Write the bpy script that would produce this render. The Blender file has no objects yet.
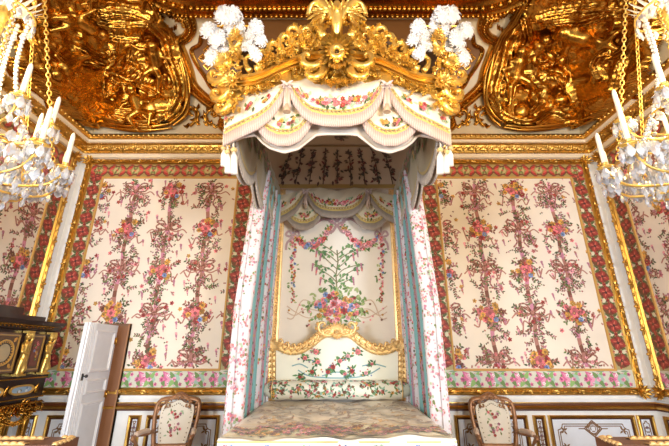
import bpy, math, random
import numpy as np
from mathutils import Vector, Matrix
from mathutils.bvhtree import BVHTree
R = random.Random(7)
PI = math.pi
sc = bpy.context.scene
COL = sc.collection

# ------------------------------------------------------------------ camera, world, lights, exposure
F, PITCH, CXP, CYP = 368.0, math.radians(19.3), 337.0, 223.0
EYE = 1.6
cam_d = bpy.data.cameras.new('camera'); cam = bpy.data.objects.new('camera', cam_d); COL.objects.link(cam)
cam.location = (0, 0, EYE); cam.rotation_euler = (PI/2 + PITCH, 0, 0)
cam_d.sensor_width = 36; cam_d.lens = F/669*36; cam_d.shift_x = -(CXP-334.5)/669; cam_d.clip_start = .05
sc.camera = cam
sc.view_settings.view_transform = 'Standard'; sc.view_settings.look = 'None'
sc.view_settings.gamma = 1; sc.view_settings.exposure = 0.1; sc.view_settings.use_curve_mapping = False

w = bpy.data.worlds.new('world'); sc.world = w; w.use_nodes = True
bg = w.node_tree.nodes['Background']; bg.inputs[0].default_value = (.80, .88, 1, 1); bg.inputs[1].default_value = .36

def area(name, loc, target, sx, sy, power, col):
    l = bpy.data.lights.new(name, 'AREA'); l.shape = 'RECTANGLE'; l.size = sx; l.size_y = sy
    l.energy = power; l.color = col
    o = bpy.data.objects.new(name, l); COL.objects.link(o); o.location = loc
    o.rotation_euler = (Vector(target)-Vector(loc)).to_track_quat('-Z', 'Y').to_euler()
    return o
# tall windows of the left wall, then daylight from the right, both behind the camera
area('window_light', (-4.2, -1.6, 1.7), (1.5, 5.5, .9), 1.6, 2.6, 400, (.84, .92, 1))
area('window_light', (3.9, -4.0, 1.7), (-1.5, 5.5, .8), 1.6, 2.6, 520, (.84, .92, 1))
# warm light thrown up onto the ceiling cove and canopy by the room's lustres
area('lustre_light', (-1.4, -1.2, 3.0), (-.6, 4.6, 4.9), 1.2, 1.2, 70, (1, .74, .36))
area('lustre_light', (1.6, -1.2, 3.0), (.9, 4.6, 4.9), 1.2, 1.2, 110, (1, .74, .36))

# ------------------------------------------------------------------ projection helpers (pixel -> place on a real surface)
CP, SP = math.cos(PITCH), math.sin(PITCH)
def ray(px, py):
    cx, cy = (px-CXP)/F, (CYP-py)/F
    return cx, CP-SP*cy, SP+CP*cy
def XZ(px, py, Y):
    a, b, c = ray(px, py); return a/b*Y, EYE+c/b*Y
def ZY(py, Y): return XZ(337, py, Y)[1]

# ------------------------------------------------------------------ colours and materials
def lin(c):
    return tuple(((x/255)/12.92 if x/255 <= .04045 else ((x/255+.055)/1.055)**2.4) for x in c)
MATS = {}
def mat(name, rough=.6, metal=0, col=None, bump=0, bscale=60, var=.12, vscale=8, sheen=0, trans=0, ior=1.5, sss=0, spec=.5, coat=0):
    m = bpy.data.materials.new(name); m.use_nodes = True; nt = m.node_tree; N = nt.nodes; L = nt.links
    b = N['Principled BSDF']; b.inputs['Roughness'].default_value = rough; b.inputs['Metallic'].default_value = metal
    b.inputs['IOR'].default_value = ior; b.inputs['Specular IOR Level'].default_value = spec
    b.inputs['Sheen Weight'].default_value = sheen; b.inputs['Transmission Weight'].default_value = trans
    b.inputs['Coat Weight'].default_value = coat
    if sss: b.inputs['Subsurface Weight'].default_value = sss; b.inputs['Subsurface Radius'].default_value = (.02, .015, .01)
    tc = N.new('ShaderNodeTexCoord')
    nz = N.new('ShaderNodeTexNoise'); nz.inputs['Scale'].default_value = vscale; nz.inputs['Detail'].default_value = 5
    L.new(tc.outputs['Object'], nz.inputs['Vector'])
    if col is None:
        at = N.new('ShaderNodeAttribute'); at.attribute_name = 'Col'; src = at.outputs['Color']
    else:
        rg = N.new('ShaderNodeRGB'); rg.outputs[0].default_value = (*lin(col), 1); src = rg.outputs[0]
    hs = N.new('ShaderNodeHueSaturation'); mr = N.new('ShaderNodeMapRange')
    mr.inputs['From Min'].default_value = .3; mr.inputs['From Max'].default_value = .7
    mr.inputs['To Min'].default_value = 1-var; mr.inputs['To Max'].default_value = 1+var
    L.new(nz.outputs['Fac'], mr.inputs['Value']); L.new(mr.outputs['Result'], hs.inputs['Value'])
    L.new(src, hs.inputs['Color']); L.new(hs.outputs['Color'], b.inputs['Base Color'])
    if bump:
        n2 = N.new('ShaderNodeTexNoise'); n2.inputs['Scale'].default_value = bscale; n2.inputs['Detail'].default_value = 3
        L.new(tc.outputs['Object'], n2.inputs['Vector'])
        bp = N.new('ShaderNodeBump'); bp.inputs['Strength'].default_value = bump; bp.inputs['Distance'].default_value = .01
        L.new(n2.outputs['Fac'], bp.inputs['Height']); L.new(bp.outputs['Normal'], b.inputs['Normal'])
    MATS[name] = m
    return m
GOLD = mat('gilding', .34, .85, (244, 208, 118), bump=.3, bscale=45, var=.15)
OGOLD = mat('old_gilding', .27, 1, (190, 138, 58), bump=.2, bscale=22, var=.35, vscale=4)
FGOLD = mat('frame_gilding', .3, .95, (208, 164, 84), bump=.3, bscale=50, var=.15)
PGOLD = mat('pale_gilding', .42, .5, (240, 204, 144), bump=.3, bscale=50, var=.15)
SILK = mat('silk_weave', .62, 0, bump=.12, bscale=220, var=.05, vscale=2, sheen=.25)
BROC = mat('brocade', .5, 0, bump=.2, bscale=120, var=.08, vscale=10, sheen=.3)
PAINT = mat('painted_wood', .42, 0, bump=.03, bscale=20, var=.03)
SATIN = mat('satin_brocade', .33, 0, bump=.35, bscale=26, var=.22, vscale=3, sheen=.2)
DWOOD = mat('mahogany', .3, 0, (36, 18, 13), bump=.1, bscale=30, var=.4, coat=.4)
WOOD = mat('giltwood', .4, .3, (158, 116, 84), bump=.2, bscale=60, var=.2)
RAILW = mat('brown_wood', .4, 0, (104, 62, 36), bump=.1, bscale=30, var=.25)
WAX = mat('candle_wax', .45, 0, (250, 246, 232), var=.02, sss=.25)
FEATH = mat('ostrich_feather', .9, 0, (232, 230, 234), bump=.5, bscale=90, var=.04, sheen=.6)
CRYS = mat('cut_crystal', .06, 0, (228, 236, 250), var=.01, trans=.5, ior=1.6, coat=.5)
FLOORM = mat('parquet', .25, 0, (128, 86, 52), bump=.05, bscale=12, var=.3, vscale=3)

# ------------------------------------------------------------------ mesh builder
class MB:
    def __init__(s): s.v = []; s.f = []; s.c = []; s.s = []
    def add(s, vs, fs, col=(200, 200, 200), smooth=False):
        n = len(s.v); s.v.extend(vs); c = lin(col)
        for f in fs:
            s.f.append([n+i for i in f]); s.c.append(c); s.s.append(smooth)
    def grid(s, P, col=(200, 200, 200), smooth=True, closeu=False, colf=None):
        ni, nj = len(P), len(P[0]); n = len(s.v)
        for r in P: s.v.extend(r)
        c0 = lin(col)
        for i in range(ni-1):
            for j in range(nj if closeu else nj-1):
                j2 = (j+1) % nj
                s.f.append([n+i*nj+j, n+i*nj+j2, n+(i+1)*nj+j2, n+(i+1)*nj+j])
                s.c.append(lin(colf(i, j)) if colf else c0); s.s.append(smooth)
    def box(s, a, b, col=(200, 200, 200)):
        x0, y0, z0 = a; x1, y1, z1 = b
        s.add([Vector(p) for p in ((x0,y0,z0),(x1,y0,z0),(x1,y1,z0),(x0,y1,z0),(x0,y0,z1),(x1,y0,z1),(x1,y1,z1),(x0,y1,z1))],
              [(0,3,2,1),(4,5,6,7),(0,1,5,4),(1,2,6,5),(2,3,7,6),(3,0,4,7)], col)
    def mbox(s, M, u0, v0, u1, v1, h0, h1, col=(200, 200, 200)):
        P = [M(u, v, h) for h in (h0, h1) for u, v in ((u0,v0),(u1,v0),(u1,v1),(u0,v1))]
        s.add(P, [(0,3,2,1),(4,5,6,7),(0,1,5,4),(1,2,6,5),(2,3,7,6),(3,0,4,7)], col)
    def tube(s, pts, rad, n=6, col=(200, 200, 200), cap=True, smooth=True):
        pts = [Vector(p) for p in pts]
        if not hasattr(rad, '__len__'): rad = [rad]*len(pts)
        ref = None; P = []
        for i, p in enumerate(pts):
            t = (pts[min(i+1, len(pts)-1)]-pts[max(i-1, 0)])
            if t.length < 1e-9: t = Vector((0, 0, 1))
            t.normalize()
            if ref is None: ref = t.orthogonal().normalized()
            ref = (ref-t*ref.dot(t))
            if ref.length < 1e-6: ref = t.orthogonal()
            ref.normalize(); b = t.cross(ref)
            P.append([p+(ref*math.cos(2*PI*k/n)+b*math.sin(2*PI*k/n))*rad[i] for k in range(n)])
        n0 = len(s.v); s.grid(P, col, smooth, True)
        if cap:
            c = lin(col)
            s.f.append([n0+k for k in range(n)][::-1]); s.c.append(c); s.s.append(False)
            e = n0+(len(pts)-1)*n
            s.f.append([e+k for k in range(n)]); s.c.append(c); s.s.append(False)
    def blob3(s, c, ax, col=(200, 200, 200), nl=5, nm=8):
        c = Vector(c); A, B, C = ax; P = []
        for i in range(nl+1):
            th = PI*i/nl; st, ct = math.sin(th), math.cos(th)
            P.append([c+A*(max(st, .02)*math.cos(2*PI*k/nm))+B*(max(st, .02)*math.sin(2*PI*k/nm))+C*ct for k in range(nm)])
        s.grid(P, col, True, True)
    def ball(s, c, r, col=(200, 200, 200), nl=5, nm=8):
        if not hasattr(r, '__len__'): r = (r, r, r)
        s.blob3(c, (Vector((r[0],0,0)), Vector((0,r[1],0)), Vector((0,0,r[2]))), col, nl, nm)
    def lathe(s, c, prof, n=12, col=(200, 200, 200), colf=None):
        c = Vector(c)
        s.grid([[c+Vector((r*math.cos(2*PI*k/n), r*math.sin(2*PI*k/n), z)) for k in range(n)] for r, z in prof], col, True, True, colf)
    # --- ornament in a (u, v, h) frame carried by a mapping M
    def frame(s, M, u, v, h, e=.01):
        p = M(u, v, h); return p, (M(u+e, v, h)-p)/e, (M(u, v+e, h)-p)/e, (M(u, v, h+.01)-p)/.01
    def blob(s, M, u, v, h, ru, rv, rh, ang=0, col=(200, 200, 200), nl=5, nm=8):
        p, eu, ev, eh = s.frame(M, u, v, h); ca, sa = math.cos(ang), math.sin(ang)
        s.blob3(p, ((eu*ca+ev*sa)*ru, (ev*ca-eu*sa)*rv, eh*rh), col, nl, nm)
    def mtube(s, M, pts, rad, n=6, col=(200, 200, 200)):
        s.tube([M(*p) for p in pts], rad, n, col)
    def leaf(s, M, u, v, ang, L, W, h0, th, curl=.6, bend=0, col=(200, 200, 200), n=6):
        P = []
        a = ang; x, y = u, v
        for i in range(n+1):
            t = i/n; wd = W*(math.sin(PI*min(1, t*.92+.12))**.7)*(1+.22*math.sin(t*PI*5)) if i < n else W*.05
            hh = h0+curl*th*t*t*2
            nx, ny = -math.sin(a), math.cos(a); k = th*(1-t*.5)
            P.append([M(x+nx*wd*q, y+ny*wd*q, hh+k*z) for q, z in ((-1, -.3), (-.6, .75), (0, .35), (.6, .75), (1, -.3))])
            x += math.cos(a)*L/n; y += math.sin(a)*L/n; a += bend/n
        s.grid(P, col, True)
    def scroll(s, M, u, v, ang, size, turn, h, r, side=1, leaves=3, sc_=1.0, col=(200, 200, 200)):
        pts = []; rad = []; n = 16; a = ang; x, y = u, v
        for i in range(n+1):
            t = i/n; pts.append((x, y, h+r*.6*math.sin(t*PI))); rad.append(r*(1-.6*t))
            st = size*(1-t*.85)*.28; x += math.cos(a)*st; y += math.sin(a)*st; a += side*turn*(.5+1.2*t)/n*2
        s.mtube(M, pts, rad, 6, col); s.blob(M, x, y, h+r*.4, size*.13, size*.13, r*1.3, 0, col)
        for k in range(leaves):
            i = 2+int(k*9/max(1, leaves)); p, q = pts[i], pts[i+1]
            aa = math.atan2(q[1]-p[1], q[0]-p[0])-side*(.7+.2*k)
            s.leaf(M, p[0], p[1], aa, size*(.62-.09*k), size*.16, h-r*.2, r*1.3, 1, side*1.1, col)
    def fan(s, M, u, v, r, n, h, th, a0=0, a1=2*PI, wf=1.0, col=(200, 200, 200), curl=.8):
        for k in range(n):
            a = a0+(a1-a0)*(k+.5)/n
            s.leaf(M, u+math.cos(a)*r*.15, v+math.sin(a)*r*.15, a, r*.85, wf*r*abs(a1-a0)/n*.42, h, th, curl, 0, col)
    def mould(s, M, pts, prof, closed=False, col=(200, 200, 200), colf=None, step=None, smooth=False):
        P = resample(pts, step, closed) if step else list(pts)
        n = len(P); rings = []
        for t, h in prof:
            ring = []
            for i in range(n):
                p = P[i]
                a = P[(i-1) % n] if closed or i > 0 else None; b = P[(i+1) % n] if closed or i < n-1 else None
                d1 = nrm(p[0]-a[0], p[1]-a[1]) if a else None; d2 = nrm(b[0]-p[0], b[1]-p[1]) if b else None
                d1 = d1 or d2; d2 = d2 or d1
                n1 = (-d1[1], d1[0]); n2 = (-d2[1], d2[0]); m = nrm(n1[0]+n2[0], n1[1]+n2[1]) or n1
                k = max(.35, m[0]*n1[0]+m[1]*n1[1])
                ring.append(M(p[0]+m[0]*t/k, p[1]+m[1]*t/k, h))
            rings.append(ring)
        s.grid(rings, col, smooth, closed, colf)
        return P
    def beads(s, M, pts, sp, ru, rh, h, t=0, closed=False, stretch=1, col=(200, 200, 200), cols=None):
        P = resample(pts, sp, closed)
        for i in range(len(P)-(0 if closed else 1)):
            p = P[i]; q = P[(i+1) % len(P)]; a = math.atan2(q[1]-p[1], q[0]-p[0])
            x, y = (p[0]+q[0])/2-math.sin(a)*t, (p[1]+q[1])/2+math.cos(a)*t
            s.blob(M, x, y, h, ru*stretch, ru, rh, a, cols[i % len(cols)] if cols else col, 4, 6)
    # --- flat woven / embroidered pattern
    clip = None; k_ = 0
    def out(s, u, v): c = s.clip; return c and not (c[0] < u < c[2] and c[1] < v < c[3])
    def ell(s, M, u, v, ru, rv, ang, col, h, n=6, pt=0):
        if s.out(u, v): return
        s.k_ += 1; h += (s.k_*.6180339887 % 1)*.0015
        ca, sa = math.cos(ang), math.sin(ang); vs = []
        for k in range(n):
            a = 2*PI*k/n; x, y = math.cos(a)*ru, math.sin(a)*rv
            if pt: y *= (1-abs(math.cos(a)))**.3 if abs(math.cos(a)) > .9 else 1
            vs.append(M(u+x*ca-y*sa, v+x*sa+y*ca, h))
        s.add(vs, [tuple(range(n))], col)
    def pleaf(s, M, u, v, L, W, ang, col, h):
        if s.out(u, v) or s.out(u+L*math.cos(ang), v+L*math.sin(ang)): return
        s.k_ += 1; h += (s.k_*.6180339887 % 1)*.0015
        ca, sa = math.cos(ang), math.sin(ang)
        s.add([M(u+x*ca-y*sa, v+x*sa+y*ca, h) for x, y in ((0, 0), (L*.35, W), (L*.7, W*.7), (L, 0), (L*.7, -W*.7), (L*.35, -W))], [(0, 1, 2, 3, 4, 5)], col)
    def flower(s, M, u, v, r, col, h, rnd=R, n=6):
        a0 = rnd.random()*6
        for k in range(n):
            a = a0+2*PI*k/n; f = .78+rnd.random()*.4
            s.ell(M, u+math.cos(a)*r*.55, v+math.sin(a)*r*.55, r*.5, r*.38, a, tint(col, f), h+.0003*(k % 2))
        s.ell(M, u, v, r*.42, r*.4, a0, tint(col, .68), h+.0009); s.ell(M, u, v, r*.16, r*.16, a0, (225, 190, 110), h+.0012, 5)
    def strip(s, M, pts, wd, col, h, cols=None):
        n = len(pts)
        for i in range(n-1):
            (x0, y0), (x1, y1) = pts[i][:2], pts[i+1][:2]; d = nrm(x1-x0, y1-y0)
            if not d or s.out(x0, y0) or s.out(x1, y1): continue
            s.k_ += 1; h2 = h+(s.k_*.6180339887 % 1)*.0015
            w0 = wd(i/(n-1)) if callable(wd) else wd; w1 = wd((i+1)/(n-1)) if callable(wd) else wd
            s.add([M(x0-d[1]*w0, y0+d[0]*w0, h2), M(x1-d[1]*w1, y1+d[0]*w1, h2), M(x1+d[1]*w1, y1-d[0]*w1, h2), M(x0+d[1]*w0, y0-d[0]*w0, h2)],
                  [(0, 1, 2, 3)], cols[i % len(cols)] if cols else col)
    def poly(s, M, pts, col, h): s.add([M(a, b, h) for a, b in pts], [tuple(range(len(pts)))], col)
    def build(s, name, m, parent=None, **tags):
        me = bpy.data.meshes.new(name); me.from_pydata([tuple(v) for v in s.v], [], s.f)
        me.polygons.foreach_set('use_smooth', s.s)
        ca = me.color_attributes.new('Col', 'FLOAT_COLOR', 'CORNER')
        lt = np.array([len(f) for f in s.f]); cc = np.array(s.c, dtype=np.float32)
        if len(s.f):
            full = np.ones((int(lt.sum()), 4), np.float32); full[:, :3] = np.repeat(cc, lt, axis=0); ca.data.foreach_set('color', full.ravel())
        me.materials.append(m); me.update()
        o = bpy.data.objects.new(name, me); COL.objects.link(o)
        if parent: o.parent = parent
        for k, v in tags.items(): o[k] = v
        return o
def tint(c, f): return tuple(max(0, min(255, x*f)) for x in c)
def nrm(x, y):
    l = math.hypot(x, y); return (x/l, y/l) if l > 1e-9 else None
def resample(pts, step, closed=False):
    P = list(pts)+([pts[0]] if closed else []); out = []
    for i in range(len(P)-1):
        a, b = P[i], P[i+1]; n = max(1, round(math.hypot(b[0]-a[0], b[1]-a[1])/step))
        out += [(a[0]+(b[0]-a[0])*k/n, a[1]+(b[1]-a[1])*k/n) for k in range(n)]
    if not closed: out.append(P[-1])
    return out
def cr(pts, n=6, closed=False):
    out = []; m = len(pts)
    for i in range(m if closed else m-1):
        g = lambda k: pts[k % m] if closed else pts[max(0, min(m-1, k))]
        p0, p1, p2, p3 = g(i-1), g(i), g(i+1), g(i+2)
        for k in range(n):
            t = k/n
            out.append(tuple(.5*((2*b)+(-a+c)*t+(2*a-5*b+4*c-d)*t*t+(-a+3*b-3*c+d)*t**3) for a, b, c, d in zip(p0, p1, p2, p3)))
    if not closed: out.append(tuple(pts[-1]))
    return out
def interp(x, tab):
    if x <= tab[0][0]: return tab[0][1]
    for (a, b), (c, d) in zip(tab, tab[1:]):
        if x <= c:
            t = (x-a)/(c-a); return b+(d-b)*t
    return tab[-1][1]
def empty(name, loc, label, cat, group=None):
    o = bpy.data.objects.new(name, None); COL.objects.link(o); o.location = loc; o.empty_display_size = .1
    o['label'] = label; o['category'] = cat
    if group: o['group'] = group
    bpy.context.view_layer.update()
    return o
def under(root, mb, name, m, **k):
    """build a mesh given in world coordinates as a part of root (root unrotated)"""
    r = root
    while r.parent: r = r.parent
    L = r.location
    mb.v = [Vector(p)-L for p in mb.v]
    return mb.build(name, m, root, **k)

# ------------------------------------------------------------------ room
W_, D_, Y0 = 4.46, 5.7, -2.2
def MBACK(u, v, h): return Vector((u, D_-h, v))
def MLEFT(u, v, h): return Vector((-W_+h, u, v))
def MRIGHT(u, v, h): return Vector((W_-h, -u, v))
def MFLOOR(u, v, h): return Vector((u, v, h))
WHITE = (238, 240, 242); CREAM = (232, 216, 190)

m = MB(); m.box((-W_-.2, Y0, -.1), (W_+.2, D_+.2, 0)); m.build('floor', FLOORM, kind='structure')
m = MB(); m.box((-W_-.2, D_, 0), (W_+.2, D_+.2, 5.1), WHITE); m.build('wall_back', PAINT, kind='structure')
m = MB(); m.box((-W_-.2, Y0, 0), (-W_, D_, 5.1), WHITE); m.build('wall_left', PAINT, kind='structure')
m = MB(); m.box((W_, Y0, 0), (W_+.2, D_, 5.1), WHITE); m.build('wall_right', PAINT, kind='structure')

def ring(i, z, r=.02, k=6):
    pts = [Vector((-W_+i, y, z)) for y in np.linspace(Y0, D_-i-r, 24)]
    pts += [Vector((-W_+i+r-r*math.cos(a), D_-i-r+r*math.sin(a), z)) for a in [PI/2*q/k for q in range(1, k)]]
    pts += [Vector((x, D_-i, z)) for x in np.linspace(-W_+i+r, W_-i-r, 60)]
    pts += [Vector((W_-i-r+r*math.sin(a), D_-i-r+r*math.cos(a), z)) for a in [PI/2*q/k for q in range(1, k)]]
    pts += [Vector((W_-i, y, z)) for y in np.linspace(D_-i-r, Y0, 24)]
    return pts
def cornice(name, prof, matl, orn=None):
    m = MB(); m.grid([ring(i, z) for i, z in prof], CREAM, False)
    if orn: orn(m)
    return m.build(name, matl, kind='structure')
def ringmap(i, z):      # ornament frame running round the room, u = distance along, v = height, h = out of the wall
    Lside = D_-i-Y0; Lback = 2*(W_-i)
    def M(u, v, h):
        if u < Lside: return Vector((-W_+i+h, Y0+u, z+v))
        if u < Lside+Lback: return Vector((-W_+i+u-Lside, D_-i-h, z+v))
        return Vector((W_-i-h, D_-i-(u-Lside-Lback), z+v))
    return M, Lside, Lback
# entablature: cream fillet, carved gilt frieze, cream corona, gilt leaf rail
def zc(py, ins=.1): return ZY(py, D_-ins)
z1, z2, z3, z4, z5 = zc(157, .03), zc(153.5, .06), zc(143.5, .14), zc(139.5, .2), zc(133, .24)
cornice('trim_1', [(0, z1-.02), (.05, z1-.02), (.06, z2)], PAINT)
def orn1(m):
    M, Ls, Lb = ringmap(.1, (z2+z3)/2)
    hh = (z3-z2)/2; u = 3.0
    while u < 2*Ls+Lb-3.0:
        m.fan(M, u, -hh*.6, hh*1.3, 5, .0, .022, .35, PI-.35, 1.3)
        m.leaf(M, u+.09, 0, 0, .1, .04, .0, .03, .5); m.leaf(M, u+.09, 0, PI, .06, .03, .0, .03, .5)
        m.blob(M, u+.1, 0, .01, .022, .022, .03); u += .21
    P = [(3.0, hh), (2*Ls+Lb-3, hh)]
    m.beads(M, P, .05, .016, .018, .045)
    m.beads(M, [(3, -hh), (2*Ls+Lb-3, -hh)], .05, .014, .016, -.02)
cornice('trim_2', [(.06, z2), (.075, z2+.01), (.09, (z2+z3)/2), (.12, z3-.02), (.15, z3)], FGOLD, orn1)
cornice('trim_3', [(.14, z3), (.19, z3+.005), (.2, z4)], PAINT)
def orn2(m):
    M, Ls, Lb = ringmap(.235, (z4+z5)/2)
    m.beads(M, [(3.0, 0), (2*Ls+Lb-3, 0)], .085, .034, .03, 0, stretch=.9)
cornice('trim_4', [(.2, z4), (.235, z4+.01), (.245, (z4+z5)/2), (.22, z5), (.19, z5)], FGOLD, orn2)

# cove
CZ, CA, CB, CI = z5, 1.12, 1.5, .2
cove = MB(); rows = []
for q in range(25):
    th = PI/2*q/24; i = CI+CA*(1-math.cos(th)); rows.append(ring(i, CZ+CB*math.sin(th), .03+.75*q/24, 10))
GROUND = (206, 190, 160)
cove.grid(rows, GROUND, True)
ZT = CZ+CB
n0 = len(cove.v); inner = rows[-1]
bvh = BVHTree.FromPolygons([tuple(v) for v in cove.v], cove.f)
cove.add([Vector((-W_-.2, Y0, ZT+.02)), Vector((W_+.2, Y0, ZT+.02)), Vector((W_+.2, D_+.2, ZT+.02)), Vector((-W_-.2, D_+.2, ZT+.02))], [(0, 1, 2, 3)], (120, 82, 40))
cove.build('ceiling', PAINT, kind='structure')
O = Vector((0, 0, EYE)); _cc = {}
def hit(ix, iy):
    k = (ix, iy)
    if k not in _cc:
        a, b, c = ray(ix*3, iy*3); d = Vector((a, b, c)).normalized()
        loc, no, _, _ = bvh.ray_cast(O, d)
        if loc is None: 
            t = (ZT-EYE)/d.z; loc = O+d*t; no = Vector((0, 0, -1))
            if abs(loc.x) > W_-.3 or loc.y > D_-.3:
                yy = min(D_-.22, (W_-.22)/max(1e-6, abs(a/b))); loc = Vector((a/b*yy, yy, EYE+c/b*yy)); no = Vector((0, -1, 0))
        if no.dot(d) > 0: no = -no
        _cc[k] = (loc, no)
    return _cc[k]
def MC(u, v, h):
    fx, fy = u/3, v/3; ix, iy = math.floor(fx), math.floor(fy); fx -= ix; fy -= iy
    L = Vector((0, 0, 0)); Nn = Vector((0, 0, 0))
    for dx, dy, wt in ((0, 0, (1-fx)*(1-fy)), (1, 0, fx*(1-fy)), (0, 1, (1-fx)*fy), (1, 1, fx*fy)):
        l, no = hit(ix+dx, iy+dy); L += l*wt; Nn += no*wt
    return L+Nn.normalized()*h
def MIR(M): return lambda u, v, h: M(674-u, v, h)

# ceiling moulding at the top of the cove
def ceil_mould():
    m = MB()
    prof = [(CI+CA-.05, ZT-.01), (CI+CA-.02, ZT-.09), (CI+CA+.05, ZT-.10), (CI+CA+.07, ZT-.05), (CI+CA+.13, ZT-.05), (CI+CA+.16, ZT-.14), (CI+CA+.25, ZT-.16), (CI+CA+.28, ZT-.08), (CI+CA+.36, ZT-.07), (CI+CA+.4, ZT-.2), (CI+CA+.6, ZT-.22), (CI+CA+.62, ZT)]
    m.grid([ring(i, z, .8, 10) for i, z in prof], (0, 0, 0), False)
    for i, z, sp, r in ((CI+CA+.015, ZT-.1, .075, .03), (CI+CA+.2, ZT-.155, .1, .042), (CI+CA+.5, ZT-.215, .16, .06)):
        rg = ring(i, z, .8, 10)
        for a, b in zip(rg, rg[1:]):
            L = (b-a).length; n = max(1, round(L/sp))
            if a.y < 1.2: continue
            for k in range(n): m.ball(a+(b-a)*((k+.5)/n), r, nl=4, nm=6)
    m.build('trim_5', OGOLD, kind='structure')
ceil_mould()
# ------------------------------------------------------------------ cove cartouches either side of the canopy
def cartouche(Mx, name1, name2, name3):
    outer = [(176, 14), (187, 17), (191, 28), (186, 37), (178, 43), (183, 58), (188, 72), (192, 86), (203, 98), (216, 108), (226, 117), (226, 128), (262, 128)]
    P = cr(outer, 4)
    m = MB()
    m.mould(Mx, P, [(-6.5, 0), (-6, .05), (-4.5, .075), (-3.2, .045), (-2.6, .045), (0, .095), (2.6, .06), (3.2, .06), (4.2, .085), (5.4, .05), (5.6, 0)])
    m.beads(Mx, P, 3.2, 1.5, .035, .085, 0); m.beads(Mx, P, 2.4, .9, .02, .07, -4.6); m.beads(Mx, P, 2.4, .8, .02, .08, 4.2)
    m.build(name1, OGOLD, kind='structure')
    # field of the cartouche: brown lattice inside a gilt border
    inner = [(256, 26), (215, 26), (203, 32), (200, 44), (192, 50), (197, 64), (206, 78), (212, 88), (226, 98), (240, 110), (256, 118)]
    Q = cr(inner, 4)
    g = MB()
    g.grid([[Mx(x+(338-x)*t, y, .012) for t in np.linspace(0, 1, 24)] for y in np.linspace(19, 126, 34) for x in [interp(y, sorted((b, a) for a, b in inner[1:-1]))]], (112, 72, 34), True)
    g.build(name2, PAINT, kind='structure')
    m = MB()
    m.mould(Mx, Q, [(-2.2, .0), (-2, .04), (0, .065), (2, .04), (2.2, .012)]); m.beads(Mx, Q, 2.6, 1.3, .03, .06)
    rr = random.Random(3)
    for i in range(6):
        for j in range(11):
            x, y = 198+i*10+(j % 2)*5, 34+j*8
            if interp(y, [(26, 212), (40, 202), (50, 196), (64, 200), (80, 211), (90, 220), (104, 236), (118, 256)]) > x-3: continue
            m.mould(Mx, [(x-4, y), (x, y-4), (x+4, y), (x, y+4)], [(-.8, .012), (-.4, .03), (.4, .03), (.8, .012)], True)
            m.blob(Mx, x, y, .02, 1.2, 1.2, .025)
            for a in range(4): m.leaf(Mx, x, y, a*PI/2+.4, 3, .9, .015, .012, .3)
    # wandering ribbons on the pale ground above, scroll foot below
    for pts in ([(150, 18), (156, 12), (163, 16), (160, 24), (167, 30), (176, 26)], [(168, 8), (172, 16), (180, 12), (186, 6)], [(180, 12), (183, 20), (186, 26)]):
        C = cr([(a, b, .03) for a, b in pts], 5)
        for i, p in enumerate(C[:-1]):
            q = C[i+1]; a = math.atan2(q[1]-p[1], q[0]-p[0])
            m.leaf(Mx, p[0]-3*math.sin(a), p[1]+3*math.cos(a), a-PI/2+.5, 6, 1.1, .02+.02*math.sin(i), .02, .1, .0)
    for k in range(26):
        x = 187+rr.random()*34; y = 108+rr.random()*20
        if y < 100+(x-190)*.35: continue
        m.leaf(Mx, x, y, rr.random()*6.3, 5, 1.6, .0, .04, .8, rr.uniform(-2, 2))
    m.scroll(Mx, 190, 127, -.6, 12, 3.4, .03, .03, -1, 4); m.scroll(Mx, 212, 126, -2.4, 10, 3.2, .03, .03, 1, 4)
    m.build(name3, OGOLD, kind='structure')
cartouche(MC, 'trim_6', 'trim_7', 'trim_8'); cartouche(MIR(MC), 'trim_9', 'trim_10', 'trim_11')

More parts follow.
